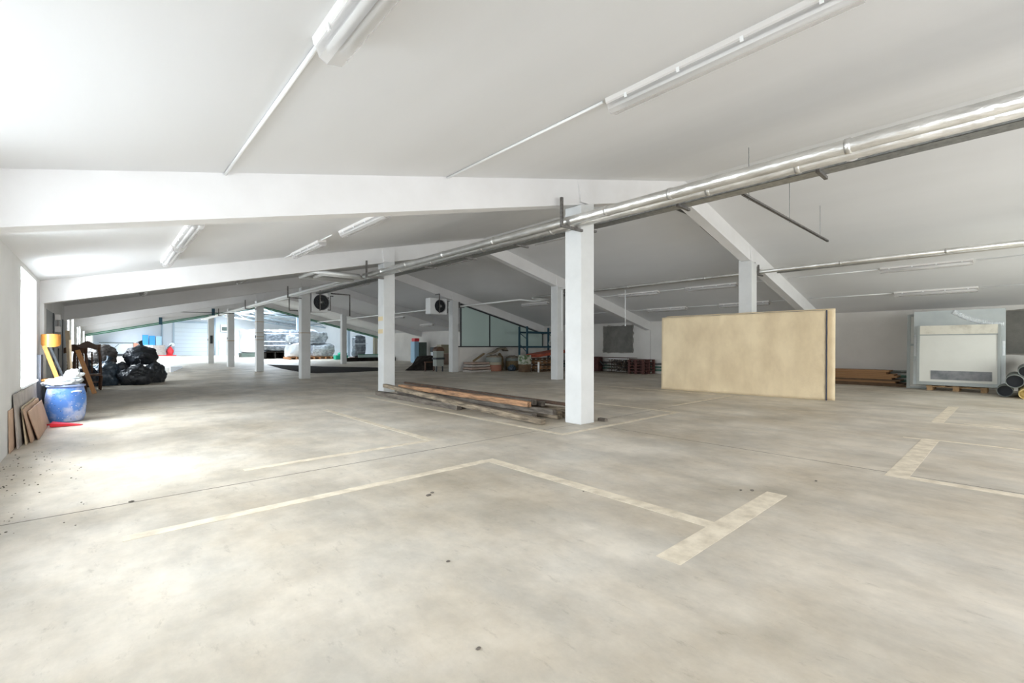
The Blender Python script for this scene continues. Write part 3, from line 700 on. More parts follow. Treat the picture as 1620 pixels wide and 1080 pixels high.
for x in (18.6, 19.45):
    for i in range(9): b.tube([(x, 12.5+i*.14, .06), (x, 12.5+i*.14, .66)], .008, 5)
for y in (12.5, 13.62):
    for i in range(8): b.tube([(18.6+i*.121, y, .06), (18.6+i*.121, y, .66)], .008, 5)
for z in (.06, .2, .35, .5, .66):
    b.tube([(18.6, 12.5, z), (19.45, 12.5, z), (19.45, 13.62, z), (18.6, 13.62, z), (18.6, 12.5, z)], .01, 5)
b.build('wire_cage', 'rust', r)
b = MB(o)
for k in range(130):
    c = Vector((random.uniform(18.66, 19.38), random.uniform(12.56, 13.56), random.uniform(.1, .6))); a = Vector((random.uniform(-1, 1), random.uniform(-1, 1), random.uniform(-.5, .5))).normalized()*.14
    lo = c-a; hi = c+a
    b.beam((max(18.63, min(19.42, lo.x)), max(12.53, min(13.6, lo.y)), max(.08, lo.z)), (max(18.63, min(19.42, hi.x)), max(12.53, min(13.6, hi.y)), min(.6, hi.z)), .03, .03)
ob = b.build('metal_parts', mat('mixed_parts', (.03, .03, .03), .6, .2, (.35, .30, .24), 9, 2, 0, None, None, .5, .6), r)
tag(MB((18.55, 12.45, .7)).box(18.55, 18.66, 12.4, 13.5, .672, .71).build('white_batten', 'white'), 'short white batten lying on the wire crate', 'batten')
tag(MB((18.7, 12.4, .71)).box(18.7, 19.6, 12.55, 14.1, .712, .735).build('red_board', 'redd'), 'thin red board lying across the wire crate', 'board')
r = thing('pipe_stub', 'brown valve box standing right of the nearest column by the wall', 'box', (19.2, 14.6, 0))
MB(r.location).box(19.2, 19.6, 14.62, 15.1, 0, .75).build('casing', 'redd', r, bevel=.03)
MB(r.location).tube([(19.3, 14.3, .3), (19.3, 14.5, .45), (19.25, 14.55, .55)], .04, 8).build('elbow', 'dark', r, True)

# ------------------------------------------------------------------ goods before the teal glass
def drum(x, y, z0, rad, h, bands, label):
    r = thing('striped_bin', label, 'bin', (x, y, z0), 'round bins before the teal glass'); o = r.location
    zz = z0
    for m, f, nm in bands:
        MB(o).lathe([(rad*.97, 0), (rad, .02), (rad, h*f-.02), (rad*.97, h*f)], (x, y, zz), 24).build(nm, m, r, True); zz += h*f
    MB(o).blob((x, y, z0+h), (rad*.85, rad*.85, .12), x, .4, 3, 3, False).build('contents', 'cloth', r, True)
M['pail'] = mat('pale_grey_green_plastic', (.28, .30, .27), .6); M['rusty'] = mat('rusty_red_band', (.32, .14, .09), .7); M['beigeb'] = mat('beige_band', (.42, .37, .27), .6)
drum(15.3, 18.45, 0, .42, .72, [('rusty', .45, 'lower_shell'), ('beigeb', .2, 'middle_band'), ('pail', .35, 'upper_shell')], 'striped round bin left of the fibre basket')
drum(16.75, 18.5, 0, .42, .66, [('straw', .75, 'lower_shell'), ('pail', .25, 'upper_rim')], 'brown fibre basket with grey rim right of striped bin')
b = MB((15.95, 18.6, 0)); b.blob((16.02, 18.8, .362), (.24, .2, .5), 4, .25, 2, 4)
tag(b.build('sack', 'straw', None, True), 'brown sack slumped between the two round bins', 'sack')
b = MB((15.6, 18.4, .8)); pts = [(15.0, 18.5, .88), (15.4, 18.5, 1.0), (15.75, 18.5, 1.18), (16.1, 18.6, 1.22), (16.35, 18.7, 1.05)]
for a, c in zip(pts, pts[1:]): b.beam(a, c, .35, .05)
tag(b.build('folded_cloth', 'cloth', None, True), 'beige cloth thrown over the striped bin and sack', 'cloth')
b = MB((16.1, 18.3, 0)); b.blob((16.1, 17.9, .13), (.22, .2, .18), 9, .25, 2.5, 4)
tag(b.build('dark_bag', 'bagb', None, True), 'small dark blue plastic bag on the floor between the bins', 'bag')
for i in range(4):
    y0 = 18.1+.05*i
    tag(MB((13.6, y0, .13*i)).box(13.6+.05*i, 14.85, y0, y0+.75, .13*i+.002, .13*i+.1).build('stacked_board', 'carton' if i % 2 else 'greyb', None, bevel=.004), ['lowest grey slab', 'pinkish slab second from the floor', 'grey slab third from the floor', 'topmost pinkish slab'][i]+' right beside the heater column', 'slab', 'flat slabs beside the heater column')
tag(MB((14.0, 18.4, .53)).beam((13.9, 18.35, .55), (14.7, 18.5, .92), .12, .06).build('wood_plank', 'straw'), 'short plank leaning over the slabs onto the striped bin', 'plank')
# pallets with red covers
for k in range(5):
    small_pallet(16.45+.03*(k % 3), 16.2, .14*k+.001, 1.75, 1.0, ['bottom', 'second', 'third', 'fourth', 'uppermost'][k]+' brown pallet of the stack carrying red sheets', M['straw'] and 'ply' if k % 2 else 'plydark', 'brown pallets left of the conduit column')
for k in range(3):
    b = MB((16.3, 16.1, .8)); zz = .74+k*.055
    b.hexa([(16.2+.12*k, 16.1, zz), (18.3, 16.1, zz+.22), (18.3, 17.15, zz+.22), (16.2+.12*k, 17.15, zz), (16.2+.12*k, 16.1, zz+.04), (18.3, 16.1, zz+.26), (18.3, 17.15, zz+.26), (16.2+.12*k, 17.15, zz+.04)])
    tag(b.build('red_sheet', 'redp'), ['lowest', 'middle', 'top'][k]+' red metal sheet sloping on the brown pallets', 'sheet', 'red sheets on the pallets')
r = thing('parcel', 'mottled green-white parcel at the left end of the pallets', 'parcel', (15.8, 16.6, 0)); 
MB(r.location).box(15.70, 16.17, 16.5, 17.0, .38, .86).build('carton', mat('mottled_print', (.45, .45, .38), .6, 0, (.10, .16, .07), 7, 3, 0, None, None, .5, .56), r, bevel=.03)
MB(r.location).box(15.72, 16.15, 16.52, 16.98, 0, .38).build('base_crate', 'plydark', r)
tag(MB((16.2, 15.9, 0)).tube([(16.18, 16.0, 0.001), (16.18, 16.0, .52)], .05, 12).build('white_post', 'white', None, True), 'short white post standing before the pallets', 'post')
r = thing('storage_rack', 'empty dark teal pallet rack frame behind the red sheets', 'rack', (16.7, 17.5, 0)); o = r.location
for x in (16.64, 18.9):
    for y in (17.3, 17.9): MB(o).box(x, x+.08, y, y+.08, 0, 2.35).build('upright', 'rack', r)
b = MB(o)
for z in (1.22, 2.0):
    for y in (17.3, 17.9): b.box(16.72, 18.9, y+.01, y+.07, z, z+.09)
b.build('beams', 'rack', r)
b = MB(o)
for x in (16.68, 18.94):
    for k in range(3): b.beam((x, 17.38, .3+k*.7), (x, 17.9, .8+k*.6), .03, .03, (1, 0, 0))
b.build('bracing', 'rack', r)
b = MB((18.6, 17.62, 1.31)); b.tube([(18.45+.1*math.cos(t*.5), 17.34, 1.46+.12*math.sin(t*.5)) for t in range(13)], .018, 6)
tag(b.build('cable_coil', 'white', None, True), 'white cable coil on the lower rack beam', 'cable')

# ------------------------------------------------------------------ left foreground: boards, drum, dustpan
def lboard(y0, y1, xb, h, t, m, label, y2=0, xt=XL+.012):
    # board leaning against left wall, base at xb
    b = MB((xb, y0, 0)); b.hexa([(xb-t, y0, .002), (xb, y0, .002), (xb, y1, .002), (xb-t, y1, .002), (xt, y0+y2, h), (xt+t, y0+y2, h), (xt+t, y1+y2, h), (xt, y1+y2, h)])
    tag(b.build('leaning_board', m, None, bevel=.004), label, 'board', 'boards leaning on the left wall')
lboard(8.15, 9.5, -.828, .52, .014, 'card', 'narrow brown board leaning nearest to the left photo edge', 0, -.848)
lboard(8.45, 10.9, -.785, .69, .02, 'greyb', 'large grey board leaning behind the tan ones', 0, -.838)
lboard(8.72, 10.3, -.74, .50, .015, 'pale', 'thin pale board edge between grey and tan boards', 0, -.795)
lboard(8.85, 10.6, -.70, .49, .018, 'card', 'tan hardboard sheet leaning second from the front', -.28, -.768)
lboard(9.1, 10.85, -.655, .44, .014, 'card', 'front tan hardboard sheet leaning beside the blue drum', -.40, -.735)
r = thing('plastic_drum', 'battered blue plastic drum spotted with white, by the window', 'drum', (-.47, 11.03, 0)); o = r.location
c = tuple(o)
MB(o).lathe([(.19, .0), (.222, .02), (.248, .12), (.262, .28), (.262, .40), (.250, .50), (.232, .575), (.228, .60)], c, 40).build('body', 'barrel', r, True)
MB(o).lathe([(.228, .0), (.25, .005), (.252, .03), (.23, .038)], (c[0], c[1], .60), 40).build('rim', mat('drum_rim', (.30, .36, .55), .4), r, True)
for s in (.35, 3.6):
    a = Vector((math.cos(s+4.9), math.sin(s+4.9), 0)); tt = Vector((-a.y, a.x, 0)); q = Vector(c)+a*.26
    MB(o).tube([q-tt*.06+Vector((0, 0, .51)), q-tt*.06+a*.03+Vector((0, 0, .53)), q+tt*.06+a*.03+Vector((0, 0, .53)), q+tt*.06+Vector((0, 0, .51))], .012, 6).build('handle', 'film', r, True)
b = MB(o); sp = random.Random(3)
for k in range(150):
    t = sp.uniform(0, 6.28); z = sp.uniform(.04, .55); R_ = .2+.075*math.sin(min(1, (z+.12)/.45)*1.57) if z < .33 else .275-(z-.4)*.12*(z > .4)
    if z > .5: R_ = .262-(z-.5)*.36
    if z < .28: R_ = .235+(z-.02)*.17
    if z < .12: R_ = .235+(z-.02)*.27
    a = Vector((math.cos(t), math.sin(t), 0)); q = Vector(c)+a*(R_*.95+.001)+Vector((0, 0, z)); tt = Vector((-a.y, a.x, 0)); s = sp.uniform(.003, .008)
    b.beam(q-tt*s, q+tt*s, .003, s*1.6)
b.build('paint_specks', mat('dark_speck', (.04, .05, .12), .5, 0, (.8, .8, .85), 30, 1, 0, None, None, .49, .5), r)['kind'] = 'stuff'
b = MB((c[0], c[1], .64)); b.blob((c[0]-.03, c[1], .68), (.22, .22, .08), 5, .45, 2.2, 5, False); b.blob((c[0]+.10, c[1]+.02, .79), (.11, .12, .10), 8, .5, 2.4, 4, False)
tag(b.build('plastic_wrap', 'film', None, True), 'crumpled white plastic film heaped in the blue drum', 'plastic film')
r = thing('dustpan', 'red plastic dustpan lying on the floor before the blue drum', 'dustpan', (-.5, 10.42, 0)); o = r.location
MB(o).hexa([(-.60, 10.50, .012), (-.62, 10.28, .012), (-.26, 10.30, .002), (-.24, 10.36, .002), (-.60, 10.52, .075), (-.62, 10.26, .075), (-.26, 10.30, .01), (-.24, 10.36, .01)]).build('pan', 'red', r)
MB(o).beam((-.60, 10.4, .035), (-.72, 10.42, .05), .03, .02).build('handle', 'red', r)

# tall wooden chair with curved back, behind the drum
r = thing('wooden_chair', 'tall orange wooden chair with curved back panel behind the blue drum', 'chair', (-.5, 11.6, 0)); o = r.location
b = MB(o); n = 14; cx, cy = -.685, 11.62
inn, out = [], []
for k in range(n+1):
    t = math.radians(200+140*k/n); inn.append((cx+.115*math.cos(t), cy+.12*math.sin(t))); out.append((cx+.135*math.cos(t), cy+.14*math.sin(t)))
for k in range(n):
    hh = lambda q: 1.30+.0*q; f = lambda q: 1.52-.02*abs(q-n/2)/n
    u = lambda q: 1.285+.05*(abs(q-n/2)/(n/2))**3
    b.hexa([(*inn[k], u(k)), (*inn[k+1], u(k+1)), (*out[k+1], u(k+1)), (*out[k], u(k)), (*inn[k], f(k)), (*inn[k+1], f(k+1)), (*out[k+1], f(k+1)), (*out[k], f(k))])
b.build('backrest', 'orange', r, 'auto')
MB(o).beam((-.765, 11.50, 1.31), (-.60, 11.53, .72), .06, .025, (0, 1, 0)).build('back_post', 'orange', r, bevel=.004)
MB(o).beam((-.69, 11.52, 1.29), (-.52, 11.56, .72), .03, .03, (0, 1, 0)).build('back_post', 'dark', r)
MB(o).box(-.80, -.42, 11.44, 11.82, .68, .72).build('seat', 'orange', r, bevel=.01)
for x, y in ((-.77, 11.47), (-.46, 11.47), (-.77, 11.78), (-.46, 11.78)): MB(o).beam((x, y, .68), (x, y, 0.002), .035, .035, (0, 1, 0)).build('leg', 'dark', r)
tag(MB((-.4, 11.9, 0)).beam((-.42, 12.05, .002), (-.45, 11.92, 1.42), .03, .025, (0, 1, 0)).build('wood_stick', 'pale'), 'thin pale wooden stick standing behind the orange chair', 'stick')
b = MB((-.8, 12.0, 1.2))
for k in range(26): b.tube([(-.78+.02*math.cos(t), 15.4+.05*math.sin(t), 1.25+.026*k+t*.004) for t in [j*math.pi/3 for j in range(7)]], .008, 4)
tag(b.build('flexible_hose', 'foil', None, True), 'ribbed silver flexible hose hanging on the left wall', 'hose')
for z, l in ((1.74, 'lower'), (2.0, 'upper')): tag(MB((XL+.06, 14.2, z)).box(XL+.071, XL+.16, 14.2, 14.5, z-.12, z).build('junction_box', 'lamp'), l+' small junction box on the grey door at left', 'box')
tag(MB((-.82, 11.45, 0)).box(XL+.002, XL+.05, 11.42, 11.85, 0, 1.15).build('wall_panel', mat('blue_grey_panel', (.12, .14, .19), .6, 0, (.2, .2, .22), 4)), 'dark blue-grey panel on the wall right of the left window', 'panel')

# carved brown chairs
def carved_chair(x, y, label, rz=0.0, hgt=1.46):
    r = thing('carved_chair', label, 'chair', (x, y, 0), 'dark carved chairs', (0, 0, rz))
    for s in (-1, 1):
        MB().tube([(s*.27, 0, .002), (s*.29, .02, .5), (s*.28, .04, 1.0), (s*.24, .06, hgt-.14)], [.03, .04, .035, .03], 8).build('post', 'brown', r, True)
        MB().tube([(s*.25, -.42, .002), (s*.27, -.42, .42)], [.022, .035], 8).build('leg', 'brown', r, True)
    b = MB(); prof = []
    n = 16
    for k in range(n+1):
        u = -1+2*k/n; prof.append((u*.30, .05, hgt-.05+.05*math.cos(u*math.pi*1.5)*(1-abs(u)*.3)-.05*abs(u)**2))
    low = [(p[0], .05, hgt-.24+.03*math.cos(p[0]*12)) for p in prof[::-1]]
    top = prof
    for k in range(n):
        a, c = top[k], top[k+1]; a2, c2 = low[n-k], low[n-k-1]
        b.hexa([(a2[0], .03, a2[2]), (c2[0], .03, c2[2]), (c2[0], .075, c2[2]), (a2[0], .075, a2[2]), (a[0], .03, a[2]), (c[0], .03, c[2]), (c[0], .075, c[2]), (a[0], .075, a[2])])
    b.build('carved_crest', 'brown', r, 'auto')
    b = MB(); prof2 = [(.016 if k % 2 else .028, .045*k) for k in range(15)]
    b.lathe(prof2, (0.1, .03, .5), 8); b.lathe(prof2, (-.1, .03, .5), 8); b.build('turned_spindles', 'brown', r, True)
    MB().box(-.28, .28, -.44, .02, .42, .48).build('seat', 'brown', r, bevel=.015)
    MB().beam((-.27, .02, .22), (.27, .02, .22), .03, .04).build('rail', 'brown', r)
carved_chair(-.33, 18.6, 'dark brown carved high-back chair beside the black bags', .1)
carved_chair(-.62, 17.6, 'dark brown carved chair nearer the left wall, half covered', -.25, 1.36)
tag(MB((-.3, 17.7, 0)).beam((-.16, 16.95, .002), (-.50, 17.0, 1.2), .10, .03, (0, 1, 0)).build('orange_plank', 'orange'), 'orange wooden slat leaning on the carved chairs', 'plank')
tag(MB((-.5, 17.0, 1.2)).beam((-.60, 16.8, .002), (-.70, 17.0, 1.72), .09, .025, (0, 1, 0)).build('pale_plank', 'pale'), 'pale plank standing above the carved chairs', 'plank')

# bin bags
def binbag(x, y, z, r3, seed, m, label, knot=True):
    r = thing('bin_bag', label, 'bin bag', (x, y, z), 'pile of black bin bags'); o = r.location
    zc = z+r3[2]*.72
    MB(o).blob((x, y, zc), r3, seed, .22, 1.9, 5).build('sack', m, r, True)
    if knot:
        b = MB(o); q = Vector((x+r3[0]*.15*math.sin(seed), y-.1, zc+r3[2]*.95)); b.tube([q, q+Vector((.03, 0, .08)), q+Vector((.10*math.sin(seed), 0, .2))], [.10, .045, .10], 8); b.build('tied_neck', m, r, True)
binbag(.06, 20.3, 0, (.41, .36, .45), 1, 'bagb', 'bluish black bin bag at the left front of the pile')
binbag(.86, 20.0, 0, (.46, .33, .37), 2, 'bag', 'shiny black bin bag at the front centre of the pile')
binbag(.50, 20.95, 0, (.33, .30, .42), 3, 'bag', 'dark bin bag wedged behind the front two', False)
binbag(1.40, 20.75, 0, (.32, .33, .41), 4, 'bag', 'black bin bag at the right end of the pile', False)
binbag(.0, 21.0, .70, (.40, .36, .36), 5, 'bagg', 'large grey-black bin bag on top at left of the pile', False)
binbag(1.02, 21.0, .64, (.46, .40, .38), 6, 'bag', 'black bin bag with tall knot on top at right of pile')
binbag(-.38, 19.9, 0, (.26, .24, .40), 7, 'bag', 'small black bin bag squeezed behind the carved chair')

# floor crumbs
rg = random.Random(5)
b = MB((-.6, 8, 0))
for k in range(220):
    x = -.8+abs(rg.gauss(0, .28)); y = rg.uniform(4.5, 10.5); s = rg.uniform(.003, .010)
    b.box(x, x+s*1.4, y, y+s*1.6, .0005, s*.5) if not (8.1 < y and x < -.2) else None
tag(b.build('floor_debris', 'chip'), 'scattered crumbs of dirt along the foot of the left wall', 'debris', None, 'stuff')
CR = [(2.11, 3.43, .024, 'largest dark clod on the floor inside the painted corner'), (2.17, 3.47, .018, 'smaller clod touching the largest one inside the painted corner'),
      (4.35, 1.6, .019, 'dark crumb just above the tip of the wide painted bar'), (4.28, 1.67, .015, 'small crumb left of the one above the wide bar'),
      (.18, 4.95, .02, 'dark crumb at far left beside the thin floor joint'), (5.11, 1.3, .016, 'lone crumb right of the wide painted bar'),
      (1.55, 2.3, .013, 'crumb on the pale floor below the painted corner'), (1.2, 1.55, .012, 'small crumb on the pale floor nearest to the camera'), (3.2, 2.6, .010, 'tiny crumb touching the long painted line')]
for i, (x, y, q, l) in enumerate(CR):
    b = MB((x, y, 0)); b.blob((x, y, q*.25), (q, q*.7, q*.34), i, .3, 2, 2)
    tag(b.build('dirt_clod', 'chip', None, True), l, 'dirt', 'single crumbs on the floor')

# ------------------------------------------------------------------ middle distance
b = MB((8, 27, 0)); poly = [(8.6, 35.2), (7.7, 28.5), (7.35, 23.6), (7.6, 22.4), (9.2, 22.3), (11.0, 22.6), (12.6, 25.4), (11.6, 27.6), (10.4, 29.5), (9.6, 33)]
b.prism([(x, y, .003) for x, y in poly], (0, 0, .012))
tag(b.build('black_sheet', 'tarpk'), 'black plastic sheet spread flat on the floor beyond the third column', 'sheet')
b = MB((15, 38, 0)); b.box(15.0, XR-.02, 37.8, 38.0, 0, .32); tag(b.build('dark_kerb', 'tarpk'), 'long low dark barrier strip on the floor before the far hall', 'kerb')
r = thing('low_glass_screen', 'low pale green glass screen behind the dark barrier strip', 'screen', (16.5, 38.3, 0))
MB(r.location).box(16.5, XR-.05, 38.3, 38.33, .05, .55).build('glass_pane', 'teal', r); MB(r.location).box(16.5, XR-.05, 38.28, 38.35, .55, .6).box(16.5, XR-.05, 38.28, 38.35, 0, .05).build('rail', 'greenb', r)
r = thing('metal_cabinet', 'tall grey-green metal cabinet left of the heater column', 'cabinet', (18.72, 31.8, 0)); o = r.location
MB(o).box(18.72, 19.40, 31.8, 32.4, 0.08, 1.62).build('body', 'cab', r, bevel=.01); MB(o).box(18.74, 19.05, 31.775, 31.8, .12, 1.58).build('door', 'cab', r); MB(o).box(19.07, 19.38, 31.775, 31.8, .12, 1.58).build('door', 'cab', r)
for x in (18.74, 19.32):
    for y in (31.83, 32.3): MB(o).box(x, x+.06, y, y+.06, 0, .08).build('foot', 'dark', r)
r = thing('pale_blue_locker', 'pale blue locker standing left of the grey-green cabinet', 'locker', (18.28, 31.8, 0)); o = r.location
MB(o).box(18.28, 18.68, 31.8, 32.4, 0, 1.68).build('body', 'lblue', r, bevel=.01); MB(o).box(18.30, 18.66, 31.78, 31.8, .1, 1.64).build('door', 'lblue', r)
tag(MB((18.32, 31.8, 1.68)).box(18.32, 18.72, 31.82, 32.3, 1.681, 1.93).build('red_box', 'red'), 'red box on top of the pale blue locker', 'box')
r = thing('black_crate', 'small black crate on the wall shelf right of the cabinet', 'crate', (18.9, 30.2, 0))
MB(r.location).box(18.85, 19.45, 29.9, 30.4, .86, 1.22).build('tub', 'dark', r); MB(r.location).box(18.9, 19.4, 29.92, 30.38, 0, .86).build('stand', 'hallw', r)
for (x, y, z, s, m, l) in [(17.6, 27.0, 0, .8, 'carton', 'pinkish carton on the floor beside the black sheet'), (18.5, 27.2, 0, .75, 'carton', 'pinkish carton nearest the white wall'), (17.7, 27.1, .81, .6, 'beigeb', 'beige carton on top of the pinkish one')]:
    tag(MB((x, y, z)).box(x, x+s*1.1, y, y+.6, z+.001, z+s).build('carton', m, None, bevel=.01), l, 'carton')
tag(MB((15.8, 26.0, 0)).lathe([(.33, 0), (.42, .35), (.43, .4)], (18.6, 25.6, .9), 20).lathe([(.3, 0), (.3, .9)], (18.6, 25.6, 0), 16).build('plastic_tub', 'beigeb', None, True), 'beige plastic tub on a drum left of the heater column', 'tub')
b = MB((12.4, 20.5, 0)); b.hexa([(11.9, 21.7, .02), (13.3, 21.0, .02), (13.9, 22.6, .02), (12.9, 23.0, .02), (13.0, 21.75, .72), (13.3, 21.1, .78), (14.0, 22.6, .78), (13.4, 23.0, .72)])
tag(b.build('draped_black_tarp', 'tarpk'), 'black tarpaulin draped over a slanted heap left of heater column', 'tarpaulin')
r = thing('wooden_trestle', 'dark wooden trestle standing before the black tarpaulin', 'trestle', (12.7, 20.4, 0)); o = r.location
MB(o).beam((12.3, 20.4, .48), (13.0, 20.4, .48), .06, .06).build('top_bar', 'brown', r)
for x in (12.35, 12.85): MB(o).beam((x, 20.4, .45), (x, 20.4, .002), .05, .05, (0, 1, 0)).build('leg', 'brown', r)
r = thing('grey_machine', 'small grey machine with arched dark hood beside the heater column', 'machine', (12.6, 19.8, 0)); o = r.location
MB(o).box(12.62, 13.06, 19.75, 20.1, .72, 1.06).box(12.62, 13.06, 19.75, 20.1, .28, .62).build('body', M['pail'], r, bevel=.01)
MB(o).box(12.58, 13.09, 19.72, 20.12, .62, .72).build('shelf', 'dark', r)
pts = [(12.6+.24*(1-math.cos(t)), 19.75, 1.06+.22*math.sin(t)) for t in [i*math.pi/8 for i in range(9)]]
MB(o).prism(pts, (0, .35, 0)).build('hood', 'brown', r)
for x in (12.64, 13.0): MB(o).box(x, x+.05, 19.8, 19.86, 0, .28).build('leg', 'dark', r)

# ------------------------------------------------------------------ far hall
d = struct(MB().box(7.5, 11.35, YH-.08, YH, 0, 4.6).build('door_2', 'door'))
b = MB()
for z in [.55*k for k in range(1, 8)]: b.box(7.5, 11.35, YH-.09, YH-.08, z, z+.03)
b.build('panel_seams', mat('seam_grey', (.5, .56, .62), .6), d)
MB().box(7.3, 7.5, YH-.14, YH, 0, 4.85).box(11.35, 11.55, YH-.14, YH, 0, 4.85).box(7.5, 11.35, YH-.14, YH, 4.6, 4.85).build('door_frame', 'trussm', d)
d = struct(MB().box(12.75, 13.75, YH-.06, YH, 0, 2.05).build('door_3', 'door'))
MB().box(12.68, 12.75, YH-.09, YH, 0, 2.12).box(13.75, 13.82, YH-.09, YH, 0, 2.12).box(12.75, 13.75, YH-.09, YH, 2.05, 2.12).build('door_frame', 'trussm', d)
MB().box(12.8, 12.85, YH-.12, YH-.06, .95, 1.1).build('door_handle', 'dark', d)
pipe('downpipe', [(12.25, YH-.15, 0), (12.25, YH-.15, 5.4)], .12, 'trussm', 'grey-blue downpipe on the far wall right of the garage door', 'pipe', None, 8)
pipe('downpipe', [(6.1, YH-.15, 0), (6.1, YH-.15, 5.2)], .10, 'trussm', 'grey-blue downpipe on the far wall left of the garage door', 'pipe', None, 8)
r = thing('air_vent_box', 'white vent box with dark grille high on the far wall', 'vent', (13.0, YH-.4, 3.4)); o = r.location
MB(o).box(12.95, 13.95, YH-.4, YH-.001, 3.45, 4.5).build('casing', 'white', r); MB(o).box(13.1, 13.75, YH-.42, YH-.4, 3.6, 4.15).build('grille', 'cab', r)
r = thing('corrugated_gate', 'white corrugated gate with dark rail on the far wall behind the bags', 'gate', (-.4, YH-.5, 0)); o = r.location
b = MB(o)
for k in range(20): b.box(-.3+k*.165, -.3+k*.165+.1, YH-.5, YH-.44, .1, 1.7)
b.box(-.35, 3.1, YH-.44, YH-.42, .1, 1.7); b.build('sheeting', 'hallw', r)
MB(o).box(-.35, 3.1, YH-.56, YH-.5, 1.7, 1.78).box(3.02, 3.1, YH-.56, YH-.5, .1, 1.7).beam((.8, YH-.53, .7), (1.6, YH-.53, 1.6), .05, .05).build('frame', 'cab', r)
MB(o).box(1.0, 3.1, YH-.9, YH-.6, 0.001, .3).build('dark_base', 'dark', r)
for x, h, l, m in ((3.95, 1.35, 'tall bright blue box on the far left machine', 'blue'), (4.65, 1.25, 'bright blue box beside the taller one', 'blue'), (5.35, 1.2, 'pale blue box right of the bright blue ones', 'lblue')):
    tag(MB((x, 77.5, 1.6)).box(x, x+.6, 77.4, 78.2, 1.451, 1.45+h).build('blue_box', m), l, 'box', 'blue boxes in the far hall')
r = thing('white_machine', 'white machine with grey cabinet carrying the blue boxes', 'machine', (3.9, 77, 0)); o = r.location
MB(o).box(3.9, 5.0, 77.0, 78.3, 0.001, 1.45).build('white_body', 'white', r); MB(o).box(5.0, 6.3, 77.1, 78.3, 0.001, 1.45).build('grey_cabinet', 'greyb', r)
r = thing('red_machine', 'red machine with hoses left of the garage door', 'machine', (6.3, 76.8, 0)); o = r.location
b = MB(o); b.blob((6.8, 77.0, .5), (.38, .3, .7), 2, .3, 2, 3); b.build('body', 'red', r, True)
MB(o).tube([(6.5, 76.8, .3), (6.4, 76.7, .8), (6.6, 76.8, 1.2), (7.0, 76.9, 1.5)], .05, 6).build('hose', 'dark', r, True)
MB(o).blob((7.0, 77.1, 1.5), (.35, .2, .3), 4, .4, 2, 3, False).build('white_cover', 'wrapw', r, True)
tag(MB((3, 74, 0)).box(2.9, 3.6, 74, 74.6, 0.001, 1.7).build('red_cabinet', M['rusty']), 'small red cabinet peeking above the right bin bag', 'cabinet')
tag(MB((4.5, 75, 0)).box(3.9, 7.4, 75.6, 75.75, 0.001, .12).build('red_kerb', 'red'), 'low red strip on the floor before the white machine', 'kerb')
for i in range(6):
    x = 2.55+i*.17; tag(MB((x, 28.5+i*.9, 0)).box(x, x+.12, 28.5+i*.9, 29.0+i*.9, 0.001, .26-.03*i).build('white_block', 'hallw'), ['tallest and nearest', 'second', 'third', 'fourth', 'fifth', 'lowest and farthest'][i]+' pale block of the row behind the bags', 'block', 'pale blocks on the floor')
# wrapped machines
def wrapped(x0, x1, y0, y1, z0, z1, m, seed, label, name='wrapped_machine', amp=.12):
    r = thing(name, label, 'wrapped machine', (x0, y0, z0), 'plastic wrapped machines'); o = r.location
    b = MB(o); t = bmesh.new(); bmesh.ops.create_cube(t, size=1); bmesh.ops.subdivide_edges(t, edges=t.edges[:], cuts=14, use_grid_fill=True)
    c = Vector(((x0+x1)/2, (y0+y1)/2, (z0+z1)/2)); sz = Vector((x1-x0, y1-y0, z1-z0)); mp = {}
    for v in t.verts:
        d = v.co.copy(); d2 = d.normalized()*.58; q = d.lerp(d2, .35)
        q = Vector((q.x*sz.x*.92, q.y*sz.y*.92, q.z*sz.z)); k = noise.noise(q*1.1+Vector((seed*5, 0, 0)))*amp*2+abs(noise.noise(q*3+Vector((0, seed, 0))))*amp
        q += d.normalized()*k*(1 if d.z > -.45 else .1); q.z = max(q.z, -sz.z/2+.002); mp[v] = b.bm.verts.new(c+q)
    for f in t.faces: b.bm.faces.new([mp[v] for v in f.verts])
    t.free(); b.build('plastic_cover', m, r, True)
    return r, o
r, o = wrapped(12.1, 14.2, 61, 63, .5, 3.25, 'wrapw', 1, 'tall machine in bright white film between the far columns')
MB(o).box(12.2, 14.1, 61.2, 62.8, 0.002, .5).build('base_frame', 'cab', r)
r, o = wrapped(12.2, 16.3, 51.5, 54.5, .75, 3.0, 'wrapd', 2, 'large dark wrapped machine with white straps on a low trestle')
b = MB(o)
for z in (1.35, 1.75, 2.6): b.box(12.15, 16.35, 51.25, 51.32, z, z+.07)
for x in (14.6,): b.box(x, x+.12, 51.24, 51.3, .8, 2.9)
b.build('straps', 'wrapw', r)
b = MB(o)
for x in (12.4, 13.3, 14.2, 15.1, 15.9): b.box(x, x+.12, 51.6, 54.2, 0.002, .72)
b.box(12.3, 16.2, 51.6, 54.3, .66, .76).box(12.4, 16.0, 53, 53.1, 0.002, .66).build('trestle', 'tarpk', r)
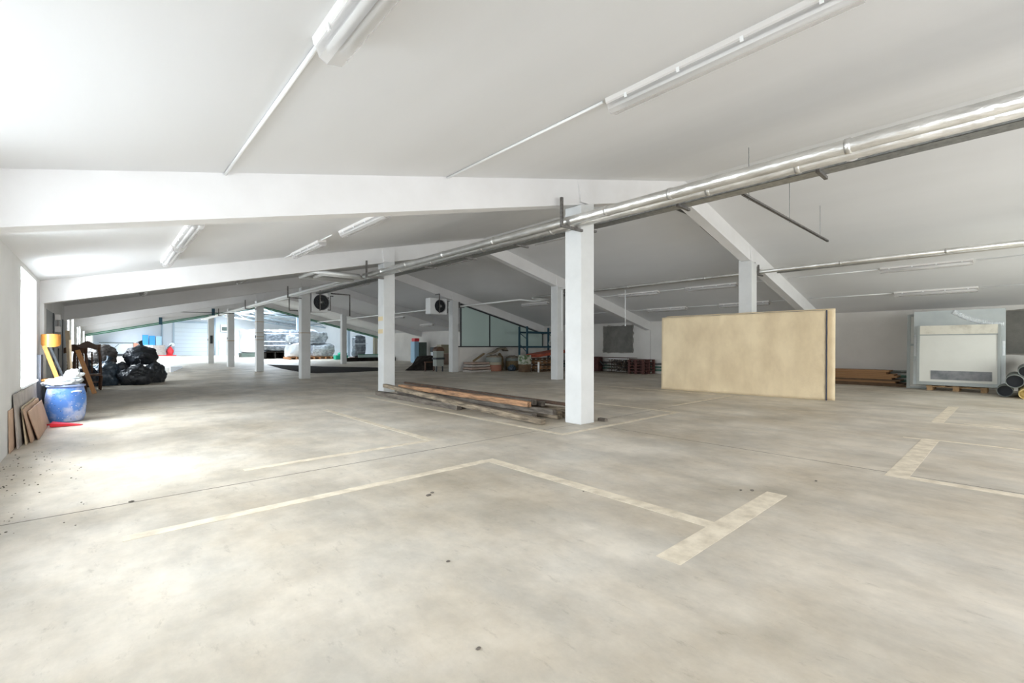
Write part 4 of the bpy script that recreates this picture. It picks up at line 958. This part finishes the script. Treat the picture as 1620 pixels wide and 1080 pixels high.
def lowpallet(x0, x1, y0, y1, h, label, m='orangep'):
    r = thing('shipping_pallet', label, 'pallet', (x0, y0, 0), 'far hall pallets'); o = r.location
    n = max(3, int((x1-x0)/.5)); 
    b = MB(o)
    for k in range(n): xx = x0+k*(x1-x0-.14)/(n-1); b.box(xx, xx+.14, y0, y1, .03, h-.04)
    b.build('blocks', m, r); MB(o).box(x0, x1, y0, y1, h-.04, h).build('deck', m, r); MB(o).box(x0, x1, y0, y0+.14, 0.001, .03).build('skid', m, r)
lowpallet(13.4, 18.0, 46.9, 49.0, .24, 'long orange pallet under the silver wrapped machine')
wrapped(13.4, 15.3, 47.0, 48.9, .245, 1.5, 'wrapw', 3, 'low white wrapped bundle at left on the orange pallet', amp=.12)
wrapped(15.5, 17.9, 47.0, 48.9, .245, 1.45, 'pinkp', 4, 'low silver wrapped bundle at right on the orange pallet', amp=.14)
wrapped(15.1, 17.2, 47.4, 48.8, 1.62, 2.65, 'pinkp', 6, 'upper silver film-wrapped lump on the orange pallet', amp=.2)
wrapped(13.4, 14.8, 47.4, 48.6, 1.66, 2.4, 'pinkp', 8, 'small silver wrapped lump beside the dark wrapped machine', amp=.1)
tag(MB((17, 44, 0)).box(16.7, 17.5, 43.9, 44.5, 0.001, .42).build('green_box', 'green'), 'bright green box on the floor left of the far right column', 'box')
tag(MB((17.9, 44.6, 0)).blob((17.85, 45.2, .5), (.45, .3, .22), 3, .2, 2, 3, False).box(17.4, 18.3, 44.9, 45.5, .001, .4).build('green_cover', 'green', None, True), 'green covered bundle right of the far right column', 'bundle')
lowpallet(18.4, 19.8, 43.6, 44.8, .2, 'pallet under the tall black wrapped stack', 'redd')
r, o = wrapped(18.5, 19.7, 43.7, 44.7, .21, 2.35, 'wrapd', 9, 'tall black wrapped stack on a pallet at the hall edge', amp=.05)
MB(o).box(18.45, 19.75, 43.62, 43.66, 1.5, 1.56).build('strap', 'wrapw', r)
for x, y, m, l in ((20.3, 43.2, 'beigeb', 'brownish steel post right of the black wrapped stack'), (21.1, 43.6, 'greyb', 'grey steel post beside the brownish post')):
    tag(MB((x, y, 0)).box(x, x+.35, y, y+.35, 0, hz(x+.35)-.02).build('hall_post', m), l, 'post')
for x in (16.8, 22.8):
    struct(MB().box(x, x+.3, 56, 56.3, 0, hz(x)).build('trim_%d' % int(70+x), 'trussm'))
